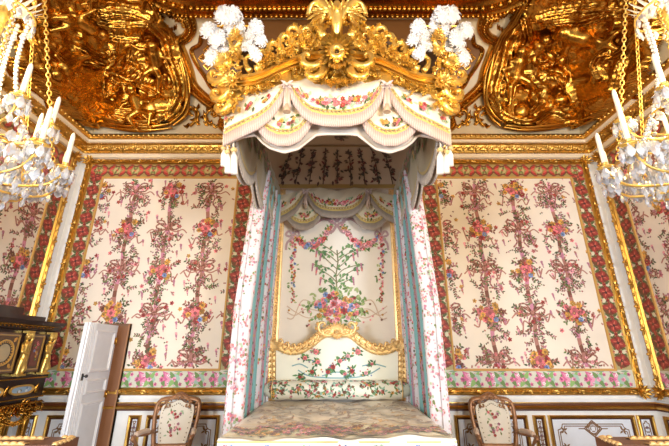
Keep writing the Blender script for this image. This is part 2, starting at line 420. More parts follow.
# ------------------------------------------------------------------ gilded corner reliefs
def hfield(name, Mx, root, outline, strokes, seed, base=.1, label=None):
    X0, X1, Yt, Yb = -20, 205, -24, 134; st = 1.0
    xs = np.arange(X0, X1, st); ys = np.arange(Yt, Yb, st); GX, GY = np.meshgrid(xs, ys)
    H = np.zeros_like(GX)
    # outline mask by even-odd rule
    ins = np.zeros(GX.shape, bool); n = len(outline); dist = np.full(GX.shape, 1e9)
    for i in range(n):
        (x0, y0), (x1, y1) = outline[i], outline[(i+1) % n]
        c = ((y0 > GY) != (y1 > GY)) & (GX < (x1-x0)*(GY-y0)/((y1-y0) or 1e-9)+x0); ins ^= c
        dx, dy = x1-x0, y1-y0; t = np.clip(((GX-x0)*dx+(GY-y0)*dy)/(dx*dx+dy*dy+1e-9), 0, 1)
        dist = np.minimum(dist, np.hypot(GX-x0-t*dx, GY-y0-t*dy))
    H += base*np.clip(dist/5, 0, 1)**.5
    rs = np.random.RandomState(seed)
    for sc0, amp in ((20, .04), (10, .022), (5, .010)):      # turbulent modelling of clouds and cloth
        gx, gy = int(240/sc0)+3, int(170/sc0)+3; g = rs.rand(gy, gx)
        fx = (GX-X0)/sc0; fy = (GY-Yt)/sc0; ix = fx.astype(int); iy = fy.astype(int); fx -= ix; fy -= iy
        fx = fx*fx*(3-2*fx); fy = fy*fy*(3-2*fy)
        v = g[iy, ix]*(1-fx)*(1-fy)+g[iy, ix+1]*fx*(1-fy)+g[iy+1, ix]*(1-fx)*fy+g[iy+1, ix+1]*fx*fy
        H += amp*(1-np.abs(2*v-1))*2
    for pts, r, hgt, kind in strokes:
        C = cr([tuple(p) for p in pts], 6) if len(pts) > 2 else pts
        best = np.full(GX.shape, 1e9); tt = np.zeros(GX.shape); sd = np.zeros(GX.shape)
        for i in range(len(C)-1):
            (x0, y0), (x1, y1) = C[i], C[i+1]; dx, dy = x1-x0, y1-y0
            t = np.clip(((GX-x0)*dx+(GY-y0)*dy)/(dx*dx+dy*dy+1e-9), 0, 1); d = np.hypot(GX-x0-t*dx, GY-y0-t*dy)
            b = d < best; best = np.where(b, d, best); tt = np.where(b, (i+t)/(len(C)-1), tt)
            sd = np.where(b, np.sign((GX-x0)*dy-(GY-y0)*dx)*d, sd)
        rr = r*(1-.35*np.abs(2*tt-1)) if kind != 'c' else np.full(GX.shape, float(r))
        q = np.clip(1-(best/rr)**2, 0, 1)**.5
        if kind == 'f': q = q*(.8+.3*np.cos(sd*1.5+tt*6))
        if kind == 'w': q = q*(.75+.4*np.abs(np.sin(tt*26))*np.clip(best/rr+.3, 0, 1))
        H = np.where(q > 0, np.maximum(H, base*.4+H*.45+hgt*q), H)
    idx = -np.ones(GX.shape, int); m = MB(); k = 0
    for j in range(GX.shape[0]):
        for i in range(GX.shape[1]):
            if ins[j, i]:
                idx[j, i] = k; k += 1; m.v.append(MC(*( (GX[j, i], GY[j, i]) if Mx is MC else (674-GX[j, i], GY[j, i])), H[j, i]))
    c = lin((200, 150, 60))
    for j in range(GX.shape[0]-1):
        for i in range(GX.shape[1]-1):
            q = (idx[j, i], idx[j, i+1], idx[j+1, i+1], idx[j+1, i])
            if min(q) >= 0: m.f.append(list(q)); m.c.append(c); m.s.append(True)
    # rim down to the cove
    return under(root, m, name, OGOLD)

def figure(Mx, root, name, parts, vox=.022, label=None, matl=None):
    """a modelled figure: overlapping tapered limbs merged into one skin"""
    m = MB()
    for a, b, r0, r1 in parts:
        P = [Mx(*[a[k]+(b[k]-a[k])*t for k in range(3)]) for t in (0, .25, .5, .75, 1)]
        sc0 = 1
        m.tube(P, [r0+(r1-r0)*t for t in (0, .25, .5, .75, 1)], 10); m.ball(P[0], r0, nl=8, nm=10); m.ball(P[-1], r1, nl=8, nm=10)
    o = under(root, m, name, matl or OGOLD)
    md = o.modifiers.new('skin', 'REMESH'); md.mode = 'VOXEL'; md.voxel_size = vox; md.use_smooth_shade = True
    sm = o.modifiers.new('soft', 'SMOOTH'); sm.iterations = 3; sm.factor = .5
    if label: o['label'] = label
    return o
def putto(Mx, root, x, y, s, rot, arms, legs, h=.2, name='putto_figure'):
    """x,y chest centre in picture units, s height of the torso; rot = direction chest->pelvis; arms/legs lists of (elbow, hand) offsets"""
    k = s*.0165
    ca, sa = math.cos(rot), math.sin(rot)
    pel = (x+ca*s*.75, y+sa*s*.75, h); hd = (x-ca*s*.75, y-sa*s*.75, h+.06)
    sl = (x-sa*s*.36, y+ca*s*.36, h+.02); sr = (x+sa*s*.36, y-ca*s*.36, h+.02)
    hl = (pel[0]-sa*s*.2, pel[1]+ca*s*.2, h); hr = (pel[0]+sa*s*.2, pel[1]-ca*s*.2, h)
    P = [((x, y, h+.03), pel, .42*k, .4*k), (hd, hd, .36*k, .36*k), (hd, (x, y, h), .2*k, .22*k), (sl, sr, .2*k, .2*k),
         ((hd[0]-sa*s*.02, hd[1], h+.06+.28*k), (hd[0], hd[1], h+.06+.30*k), .1*k, .09*k)]
    for (e, w_), st in zip(arms, (sl, sr)):
        E = (x+e[0]*s, y+e[1]*s, h+.05); Wn = (x+w_[0]*s, y+w_[1]*s, h+.04)
        P += [(st, E, .17*k, .14*k), (E, Wn, .14*k, .09*k), (Wn, Wn, .12*k, .12*k)]
    for (e, w_), st in zip(legs, (hl, hr)):
        E = (pel[0]+e[0]*s, pel[1]+e[1]*s, h+.07); Wn = (pel[0]+w_[0]*s, pel[1]+w_[1]*s, h+.0)
        P += [(st, E, .28*k, .2*k), (E, Wn, .2*k, .11*k), (Wn, (Wn[0]+2, Wn[1]+1, Wn[2]), .12*k, .09*k)]
    return figure(Mx, root, name, P)

def relief(Mx, right):
    if not right:
        out = [(18, 84), (8, 60), (0, 30), (6, -16), (150, -16), (160, 6), (172, 20), (180, 34), (186, 60), (190, 90), (186, 115), (176, 127), (150, 131), (88, 131), (86, 131)]
    else:
        out = [(50, 104), (34, 88), (18, 68), (4, 40), (0, 10), (10, -16), (140, -16), (152, 4), (166, 22), (178, 40), (188, 70), (192, 95), (187, 118), (176, 128), (150, 132), (110, 131), (88, 131), (76, 125)]
    root = empty('gilded_relief', tuple(Mx(100, 128, .02)),
                 'dark gilded stucco relief with cherubs round a fluted shell disc, in the left cove corner' if not right else
                 'bright gilded stucco relief with a reclining cherub and lion mask, in the right cove corner', 'relief', 'gilded corner reliefs')
    F_ = 'f'
    if not right:
        st = [([(20, 20), (60, 12), (110, 16), (150, 14)], 9, .12, F_), ([(96, 6), (130, 2), (152, 8)], 9, .14, F_),
              ([(30, 40), (50, 58), (78, 60), (108, 50)], 7, .16, F_), ([(70, 44), (90, 54), (112, 48)], 11, .17, F_),
              ([(50, 8), (80, 24), (110, 30), (140, 34)], 7, .13, F_), ([(150, 14), (168, 36), (176, 64), (184, 96), (176, 120)], 7, .16, F_),
              ([(100, 74), (122, 84), (120, 92)], 5, .14, F_), ([(96, 70), (110, 68), (135, 82)], 4, .16, 'c'),
              ([(104, 106), (116, 88), (140, 86), (160, 96)], 7, .12, F_), ([(128, 62), (145, 78), (158, 84)], 9, .18, 'w'),
              ([(92, 118), (120, 126), (155, 130), (178, 118), (186, 100)], 6, .15, F_), ([(30, 66), (44, 76), (60, 72)], 9, .15, F_),
              ([(58, 92), (80, 100), (96, 112)], 10, .13, 'w'), ([(100, 104), (98, 90), (108, 74)], 3.5, .16, 'c'),
              ([(120, 122), (140, 118), (150, 122)], 9, .12, F_), ([(10, 10), (20, 40), (30, 60)], 7, .1, F_),
              ([(150, 112), (165, 108)], 10, .14, 'c'), ([(112, 110), (124, 116)], 8, .15, 'c')]
    else:
        st = [([(20, 14), (60, 4), (110, 4), (140, 8)], 9, .13, F_), ([(150, 14), (168, 36), (176, 64), (184, 96), (180, 120)], 7, .16, F_),
              ([(60, 10), (90, 14), (120, 12)], 8, .15, F_), ([(152, 10), (150, 30), (160, 44)], 8, .16, F_),
              ([(88, 98), (100, 74), (118, 66), (132, 70)], 5, .18, 'c'), ([(96, 84), (112, 76), (128, 80)], 8, .15, 'w'),
              ([(60, 76), (64, 60), (54, 48)], 10, .17, F_), ([(50, 90), (44, 76), (40, 60)], 9, .12, F_),
              ([(88, 126), (92, 110), (98, 92)], 7, .16, 'w'), ([(82, 128), (112, 128)], 6, .12, 'c'),
              ([(118, 122), (130, 118), (150, 130), (176, 122), (188, 100)], 7, .15, F_), ([(140, 108), (150, 116)], 11, .14, F_),
              ([(108, 92), (120, 84)], 9, .15, F_), ([(60, 98), (72, 104), (90, 100)], 7, .15, 'w'),
              ([(150, 80), (166, 84), (170, 100)], 8, .14, F_), ([(120, 54), (135, 60), (150, 56)], 8, .14, F_),
              ([(20, 30), (40, 50), (60, 52)], 7, .13, F_)]
    hfield('stucco_ground', Mx, root, out, st, 5 if right else 9)
    if not right:
        putto(Mx, root, 160, 52, 17, 1.4, [((.9, .3), (1.2, 1.0)), ((-.9, -.5), (-1.6, -.9))], [((.3, .9), (.1, 1.9)), ((-.5, .7), (-1.1, 1.4))], .22)
        putto(Mx, root, 142, 104, 15, 1.3, [((.9, .2), (1.5, .6)), ((-.7, .4), (-1.2, 1.1))], [((.9, .4), (.6, 1.2)), ((-.6, .7), (-.2, 1.4))], .2)
        putto(Mx, root, 50, 66, 17, -.5, [((.2, .8), (.9, 1.2)), ((-.6, -.8), (-.2, -1.4))], [((1.0, .5), (1.8, .3)), ((.8, -.6), (1.5, -.9))], .2)
        putto(Mx, root, 82, 20, 17, -2.7, [((.5, .8), (1.3, .6)), ((-.5, -.8), (.4, -1.2))], [((-1, .3), (-1.9, .7)), ((-1, -.3), (-1.8, -.1))], .2)
        putto(Mx, root, 112, 106, 11, .4, [((.4, .8), (1, 1.2)), ((-.2, -.9), (.6, -1.4))], [((.9, .5), (1.7, .4)), ((1, -.3), (1.8, -.2))], .16)
        s = MB(); s.fan(Mx, 162, 114, 10, 14, .16, .03, 0, 2*PI, 1.1); s.blob(Mx, 162, 114, .19, 3, 3, .05)
        under(root, s, 'shell_disc', OGOLD)
        s = MB()
        for k in range(34): s.blob(Mx, 118+k*1.5+R.uniform(-2, 2), 70+k*.55+R.uniform(-5, 5), .2, 2.2, 2, .05)
        under(root, s, 'fruit_garland', OGOLD); s = MB()
        for k in range(30): s.blob(Mx, 66+k*1.6, 50+8*math.sin(k*.11)+R.uniform(-3, 3), .2, 2, 1.8, .05)
        under(root, s, 'fruit_garland', OGOLD)
    else:
        putto(Mx, root, 92, 26, 19, 2.75, [((.8, -.1), (1.5, .5)), ((.3, .9), (1.2, 1.3))], [((-1.1, .5), (-1.9, -.2)), ((-1, .1), (-1.9, .7))], .24)
        putto(Mx, root, 162, 62, 18, 1.4, [((.9, .5), (.6, 1.3)), ((-.8, -.6), (-1.5, -1.2))], [((.4, .9), (.3, 1.9)), ((-.6, .6), (-1.3, 1.2))], .22)
        putto(Mx, root, 136, 40, 15, .9, [((.6, .6), (1.4, .6)), ((-.7, -.6), (-1.4, -.3))], [((.9, .3), (1.2, 1.2)), ((.3, .8), (-.4, 1.5))], .2)
        f = figure(Mx, root, 'lion_head', [((147, 98, .2), (147, 104, .24), .11, .1), ((147, 106, .3), (147, 108, .3), .05, .05), ((143, 99, .3), (143, 99, .31), .03, .03), ((151, 99, .3), (151, 99, .31), .03, .03),
                                           ((140, 94, .2), (140, 94, .2), .05, .05), ((154, 94, .2), (154, 94, .2), .05, .05)], .018)
        s = MB(); s.fan(Mx, 147, 102, 17, 18, .1, .05, 0, 2*PI, 1.1); under(root, s, 'lion_mane', OGOLD)
        s = MB()
        for x, y, r in ((110, 56, 8), (124, 52, 7), (158, 116, 9), (120, 104, 8)): s = MB(); s.blob(Mx, x, y, .18, r, r, r*.014, nl=8, nm=12); under(root, s, 'round_fruit', OGOLD)
        s = MB()
        for k in range(30): s.blob(Mx, 90+k*1.5+R.uniform(-2, 2), 84-k*.4+R.uniform(-4, 4), .18, 2.1, 1.9, .05)
        under(root, s, 'flower_garland', OGOLD); s = MB()
        s.fan(Mx, 62, 62, 11, 12, .12, .05); s.fan(Mx, 62, 62, 6, 8, .18, .04); s.blob(Mx, 62, 62, .2, 3, 3, .06)
        under(root, s, 'rosette', OGOLD)
    # bundles of cloth folds sweeping along the edges
    s = MB(); rr = random.Random(11+right)
    bundles = [([(150, -6), (160, 14), (172, 30), (180, 52)], 6), ([(180, 50), (187, 74), (189, 96), (184, 114), (172, 126)], 6), ([(172, 127), (150, 130), (120, 128), (98, 124)], 5),
               ([(20, -8), (60, 2), (100, -2), (150, 0)], 8), ([(100, 4), (125, 12), (150, 16), (164, 28)], 7), ([(0, 20), (30, 14), (60, 12), (90, 6)], 7)]
    for pts, wd in bundles:
        for k in range(6):
            o = (k/5-.5)*wd*2; ph = rr.random()*6
            C = cr([(a+o*.5+rr.uniform(-1, 1), b+o*.6+rr.uniform(-1, 1), .13+.03*math.sin(k*2.1)) for a, b in pts], 6)
            s.mtube(Mx, C, [.016+.03*abs(math.sin(PI*i/len(C)))*(.6+.4*math.sin(ph+i*.5)) for i in range(len(C))], 6)
        under(root, s, 'drapery_folds', OGOLD); s = MB()
    for k in range(34):
        x, y = rr.uniform(30 if right else 20, 178), rr.uniform(4, 122)
        if y > 70+(x-20)*.9+20: continue
        s.leaf(Mx, x, y, rr.random()*6.3, rr.uniform(5, 10), rr.uniform(1.3, 2.4), .13, .04, .8, rr.uniform(-2, 2))
    under(root, s, 'acanthus_leaves', OGOLD)
relief(MC, False); relief(MIR(MC), True)

# ------------------------------------------------------------------ silk hangings
INK = dict(red=(168, 52, 50), rose=(214, 112, 120), pink=(232, 160, 170), mauve=(176, 116, 138), yel=(204, 150, 66), blue=(112, 138, 190),
           grn=(104, 122, 62), dgrn=(66, 78, 44), brn=(122, 72, 56), taupe=(172, 118, 106), ltg=(158, 182, 148))
def sprig(m, M, u, v, s, ang, h, rnd, tone='grn'):
    n = 5; x, y, a = u, v, ang; pts = [(x, y)]
    for k in range(n):
        a += rnd.uniform(-.5, .5); x += math.cos(a)*s/n; y += math.sin(a)*s/n; pts.append((x, y))
        for sd in (-1, 1): m.pleaf(M, x, y, s*.26, s*.07, a+sd*rnd.uniform(.6, 1.1), INK[rnd.choice([tone, 'dgrn', 'mauve', 'brn', 'taupe', 'brn', 'dgrn'])], h+.0006)
    m.strip(M, pts, s*.018, INK['brn'], h)
    return x, y
def bouquet(m, M, u, v, s, h, rnd):
    for k in range(10): sprig(m, M, u, v, s*rnd.uniform(.7, 1.05), rnd.uniform(0, 2*PI), h, rnd)
    for k in range(18):
        a = rnd.uniform(0, 2*PI); r = s*rnd.uniform(.1, .75)
        m.flower(M, u+r*math.cos(a), v+r*math.sin(a)*.9, s*rnd.uniform(.15, .24), INK[rnd.choice(['rose', 'red', 'red', 'yel', 'yel', 'rose', 'brn'])], h+.0014, rnd)
    m.flower(M, u+s*.35, v+s*.5, s*.22, INK['yel'], h+.003, rnd); m.flower(M, u-s*.05, v, s*.3, INK['rose'], h+.0035, rnd)
    m.flower(M, u+s*.3, v-s*.4, s*.17, INK['blue'], h+.003, rnd); m.flower(M, u-s*.5, v-s*.1, s*.18, INK['yel'], h+.003, rnd)
def bow(m, M, u, v, s, h, rnd):
    for sd in (-1, 1):
        for q in (0, 1):
            C = cr([(u, v), (u+sd*s*.35, v+s*(.35+.2*q)), (u+sd*s*.75, v+s*(.2+.3*q)), (u+sd*s*.55, v-s*.05+.1*q), (u, v)], 5)
            m.strip(M, C, s*.05, INK['taupe'], h+.001, [INK['brn'], INK['taupe']])
        C = cr([(u, v), (u+sd*s*.3, v-s*.5), (u+sd*s*.22, v-s*.9), (u+sd*s*.5, v-s*1.25)], 6); m.strip(M, C, s*.05, INK['taupe'], h+.0012, [INK['taupe'], INK['brn'], INK['mauve']])
        C = cr([(u, v), (u+sd*s*.6, v-s*.2), (u+sd*s*1.0, v-s*.05), (u+sd*s*1.3, v-s*.3)], 6); m.strip(M, C, s*.04, INK['taupe'], h+.001)
    for k in range(10):
        a = rnd.uniform(0, 2*PI); sprig(m, M, u+math.cos(a)*s*.25, v+math.sin(a)*s*.35, s*rnd.uniform(.55, .9), a, h+.0003, rnd)
    for k in range(7):
        a = rnd.uniform(0, 2*PI); r = s*rnd.uniform(.2, .8); m.flower(M, u+r*math.cos(a), v+r*math.sin(a), s*rnd.uniform(.08, .14), INK[rnd.choice(['red', 'rose', 'brn', 'pink'])], h+.002, rnd, 5)
def blossom_drop(m, M, u, v, s, h, rnd, ang=-1.4):
    for k in range(5): m.ell(M, u+math.cos(ang)*k*s*.14, v+math.sin(ang)*k*s*.14, s*(.15-.02*k), s*(.12-.018*k), rnd.random()*3, INK[rnd.choice(['mauve', 'pink', 'mauve', 'taupe'])], h+.0003*k)
def floral_field(m, M, u0, v0, u1, v1, h, rnd, phase=0, top=None):
    cs, ps = .635, .67; m.clip = (u0+.02, v0+.02, u1-.02, v1-.02)
    n = int((u1-u0)/cs)+2
    for c in range(n):
        u = u0-.03+c*cs+phase
        if u > u1+.25: break
        v = v1-.25; k = c+1
        pts = [(u+.018*math.sin(q*.9), v1-.02-q*.1) for q in range(int((v1-v0-.05)/.1)+1)]
        m.strip(M, pts, .03, INK['taupe'], h+.0004, [INK['taupe'], tint(INK['mauve'], 1.15), INK['taupe'], INK['brn']])
        while v > v0+.12:
            if k % 2: bouquet(m, M, u, v, .235, h+.001, rnd)
            else: bow(m, M, u, v, .25, h+.001, rnd)
            for sd in (-1, 1):          # garlands wandering between the stems
                j1, j2, j3 = rnd.uniform(-.12, .1), rnd.uniform(-.06, .06), rnd.uniform(-.08, .08); C = cr([(u+sd*.06, v-.1+j1), (u+sd*.15, v-.03+j1), (u+sd*.2, v-.16+j1+j2), (u+sd*.27, v-.06+j3+j1)], 5); m.strip(M, C, .011, INK['taupe'], h+.0006)
                sprig(m, M, u+sd*.12, v-.3, .16, rnd.uniform(0, 6), h+.0006, rnd)
                for q in range(2): blossom_drop(m, M, u+sd*rnd.uniform(.16, .28), v+rnd.uniform(-.35, .3), .16, h+.001, rnd); sprig(m, M, u+sd*rnd.uniform(.03, .12), v+rnd.uniform(-.4, -.15), .16, rnd.uniform(0, 6), h+.0006, rnd)
                m.flower(M, u+sd*rnd.uniform(.18, .28), v+rnd.uniform(-.3, .3), .035, INK[rnd.choice(['yel', 'rose', 'red'])], h+.001, rnd, 5)
            for q in range(16):
                x_, y_ = u+rnd.uniform(-.24, .24), v+rnd.uniform(-.33, .33); m.pleaf(M, x_, y_, .035, .010, rnd.uniform(0, 6.3), INK[rnd.choice(['grn', 'dgrn', 'brn'])], h+.001); m.flower(M, x_+.02, y_, .016, INK[rnd.choice(['red', 'mauve', 'rose', 'brn'])], h+.001, rnd, 4)
            v -= ps; k += 1
    m.clip = None
def border_strip(m, M, axis, a0, a1, c, w, pal, h, rnd):
    """running border of leaves and lozenges; axis 'u' or 'v', c = centre line"""
    g = (lambda s, t: (s, c+t)) if axis == 'u' else (lambda s, t: (c+t, s))
    Mp = lambda s, t, hh: M(*g(s, t), hh)
    m.poly(Mp, [(a0, -w/2), (a1, -w/2), (a1, w/2), (a0, w/2)], pal['ground'], h)
    st = pal.get('style', 'T')
    n = max(1, round((a1-a0)/dict(T=.30, S=.25, P=.34)[st])); d = (a1-a0)/n
    for k in range(n):
        s = a0+(k+.5)*d
        if st == 'T':
            for sd in (-1, 1):
                m.strip(Mp, cr([(s-d*.5, sd*w*.08), (s-d*.25, sd*w*.36), (s, sd*w*.26), (s+d*.25, sd*w*.36), (s+d*.5, sd*w*.08)], 4), w*.05, pal['dark'], h+.0006)
                for q in (-1, 1):
                    m.pleaf(Mp, s+q*d*.44, 0, d*.42, w*.11, (PI if q > 0 else 0)-q*sd*.8, pal['main'], h+.0012); m.pleaf(Mp, s+q*d*.44, 0, d*.28, w*.06, (PI if q > 0 else 0)-q*sd*.6, pal['main2'], h+.002)
                    m.pleaf(Mp, s+q*d*.1, sd*w*.44, d*.26, w*.05, (0 if q > 0 else PI), pal['main'], h+.002)
                    m.pleaf(Mp, s, 0, w*.3, w*.07, PI/2*sd+q*.5, pal['green'], h+.0022)
            m.ell(Mp, s, 0, d*.2, w*.22, 0, pal['med'], h+.0016, 8); m.flower(Mp, s, 0, w*.09, pal['main2'], h+.0028, rnd, 5)
        elif st == 'S':
            m.ell(Mp, s, 0, d*.40, w*.44, 0, pal['dark'], h+.0006, 8)
            for q in range(8):
                a = q*PI/4+.39; big = q % 2 == 0
                m.pleaf(Mp, s, 0, w*(.50 if big else .40), w*(.15 if big else .10), a, pal['main'] if big else tint(pal['main'], .75), h+.0012+.0004*big)
                m.pleaf(Mp, s, 0, w*.3, w*.05, a, pal['main2'], h+.0022) if big else None
            for sd in (-1, 1):
                m.ell(Mp, s+d*.5, sd*w*.24, d*.16, w*.12, rnd.random()*3, pal['med'], h+.0016, 6)
                m.pleaf(Mp, s+d*.5, sd*w*.05, w*.4, w*.08, sd*(PI/2+.6), pal['green'], h+.002); m.pleaf(Mp, s+d*.5, sd*w*.05, w*.4, w*.08, sd*(PI/2-.6), pal['green'], h+.002)
                m.flower(Mp, s+d*.5, sd*w*.38, w*.08, pal['main2'], h+.002, rnd, 5)
            m.flower(Mp, s+d*.5, 0, w*.12, pal['main'], h+.0026, rnd, 6); m.flower(Mp, s, 0, w*.10, (92, 40, 36), h+.003, rnd, 5)
        else:
            for sd in (-1, 1):
                m.pleaf(Mp, s-d*.5, -sd*w*.44, d*.78, w*.2, sd*.8, pal['main'], h+.0010); m.pleaf(Mp, s-d*.42, -sd*w*.34, d*.5, w*.09, sd*.8, pal['main2'], h+.0016)
                m.pleaf(Mp, s-d*.5, 0, w*.44, w*.12, sd*1.1, pal['green'], h+.0014); m.pleaf(Mp, s+d*.3, sd*w*.42, w*.5, w*.06, PI, pal['dark'], h+.0014)
                m.pleaf(Mp, s, 0, w*.5, w*.13, PI/2*sd+.6, pal['green'], h+.002); m.pleaf(Mp, s, 0, w*.5, w*.13, PI/2*sd-.6, tint(pal['green'], 1.25), h+.002)
                m.flower(Mp, s-d*.24, sd*w*.22, w*.1, (240, 214, 224), h+.0022, rnd, 5); m.flower(Mp, s+d*.26, sd*w*.26, w*.11, pal['main'], h+.0024, rnd, 5)
            m.ell(Mp, s, 0, d*.24, w*.3, 0, pal['med'], h+.0016, 8); m.flower(Mp, s, 0, w*.14, pal['main2'], h+.0028, rnd, 6); m.flower(Mp, s-d*.5, 0, w*.15, pal['main'], h+.003, rnd, 6)
PALR = dict(ground=(164, 142, 84), dark=(112, 62, 40), main=(176, 48, 44), main2=(206, 92, 78), green=(112, 122, 62), med=(196, 180, 128))
PALS = dict(style='S', ground=(172, 160, 112), dark=(112, 70, 40), main=(158, 52, 44), main2=(200, 104, 84), green=(84, 96, 56), med=(214, 208, 180))
PALP = dict(style='P', ground=(206, 206, 192), dark=(134, 160, 134), main=(206, 104, 150), main2=(226, 150, 184), green=(110, 142, 84), med=(160, 192, 178))
def gilt_frame(root, M, u0, v0, u1, v1, w=.1, name='gilt_frame', matl=None, sp=.34, orn=1.0, label=None):
    m = MB(); P = [(u0, v0), (u1, v0), (u1, v1), (u0, v1)]
    m.mould(M, P, [(0, .0), (0, .035), (w*.2, .06), (w*.45, .065), (w*.6, .04), (w*.8, .045), (w, .02), (w, .0)], True)
    q = w*.45; Q = [(u0+q, v0+q), (u1-q, v0+q), (u1-q, v1-q), (u0+q, v1-q)]
    for i in range(4):
        a, b = Q[i], Q[(i+1) % 4]; L = math.hypot(b[0]-a[0], b[1]-a[1]); n = max(2, round(L/sp)); an = math.atan2(b[1]-a[1], b[0]-a[0])
        for k in range(n):
            t = (k+.5)/n; x, y = a[0]+(b[0]-a[0])*t, a[1]+(b[1]-a[1])*t
            for s_ in (0, PI):
                for dv in (-.3, 0, .3): m.leaf(M, x, y, an+s_+dv, w*.8*orn, w*.16*orn, .05, .018, .4)
            m.blob(M, x, y, .07, w*.24, w*.24, .03)
            t = k/n
            if k: x, y = a[0]+(b[0]-a[0])*t, a[1]+(b[1]-a[1])*t; m.blob(M, x, y, .06, w*.3, w*.16, .02, an)
        x, y = a
        m.fan(M, x, y, w*.95*orn, 9, .05, .03, 0, 2*PI, 1.1); m.blob(M, x, y, .08, w*.3, w*.3, .04)
    return under(root, m, name, matl or FGOLD, **({'label': label} if label else {}))
def hanging(name, M, u0, v0, u1, v1, label, seed, loc, bw=.25, phase=0, top_w=.27, bot_w=.25, sides=('l', 'r'), group='floral silk wall hangings'):
    rnd = random.Random(seed); root = empty(name, loc, label, 'wall hanging', group)
    fw = .1; gilt_frame(root, M, u0, v0, u1, v1, fw)
    a0, a1, b0, b1 = u0+fw*.8, u1-fw*.8, v0+fw*.8, v1-fw*.8
    il, ir, ib, it = a0+bw, a1-bw, b0+bot_w, b1-top_w
    m = MB(); m.mbox(M, il, ib, ir, it, .002, .012, (232, 222, 208)); floral_field(m, M, il, ib, ir, it, .013, rnd, phase)
    under(root, m, 'floral_field', SILK)
    m = MB(); border_strip(m, M, 'u', a0, a1, it+top_w/2, top_w, PALR, .020, rnd)
    border_strip(m, M, 'v', b0+bot_w, b1-top_w*.5, a0+bw/2, bw, PALS, .018, rnd); border_strip(m, M, 'v', b0+bot_w, b1-top_w*.5, a1-bw/2, bw, PALS, .018, rnd)
    under(root, m, 'red_border', SILK)
    m = MB(); border_strip(m, M, 'u', a0, a1, b0+bot_w/2, bot_w, PALP, .021, rnd); under(root, m, 'pink_lower_border', SILK)
    m = MB(); m.mould(M, [(il, ib), (ir, ib), (ir, it), (il, it)], [(-.018, .018), (-.012, .032), (.012, .032), (.018, .014)], True, (198, 152, 78)); under(root, m, 'gold_braid', SILK)
    return root
VT, VB = ZY(160, D_), ZY(395, D_)
hanging('silk_hanging', MBACK, -4.33, VB, -1.36, VT, 'floral silk panel in a gilt frame on the back wall, behind the open white door', 1, (-2.8, D_, VB))
hanging('silk_hanging', MBACK, 1.36, VB, 4.33, VT, 'floral silk panel in a gilt frame on the back wall, right of the bed', 2, (2.8, D_, VB), phase=.02)
hanging('silk_hanging', MLEFT, 2.2, VB, D_-.15, VT, 'shadowed floral silk panel on the left side wall, above the dark cabinet', 3, (-W_, 4, VB))
hanging('silk_hanging', MRIGHT, -(D_-.15), VB, -2.2, VT, 'floral silk panel on the right side wall, beyond the right chandelier', 4, (W_, 4, VB))

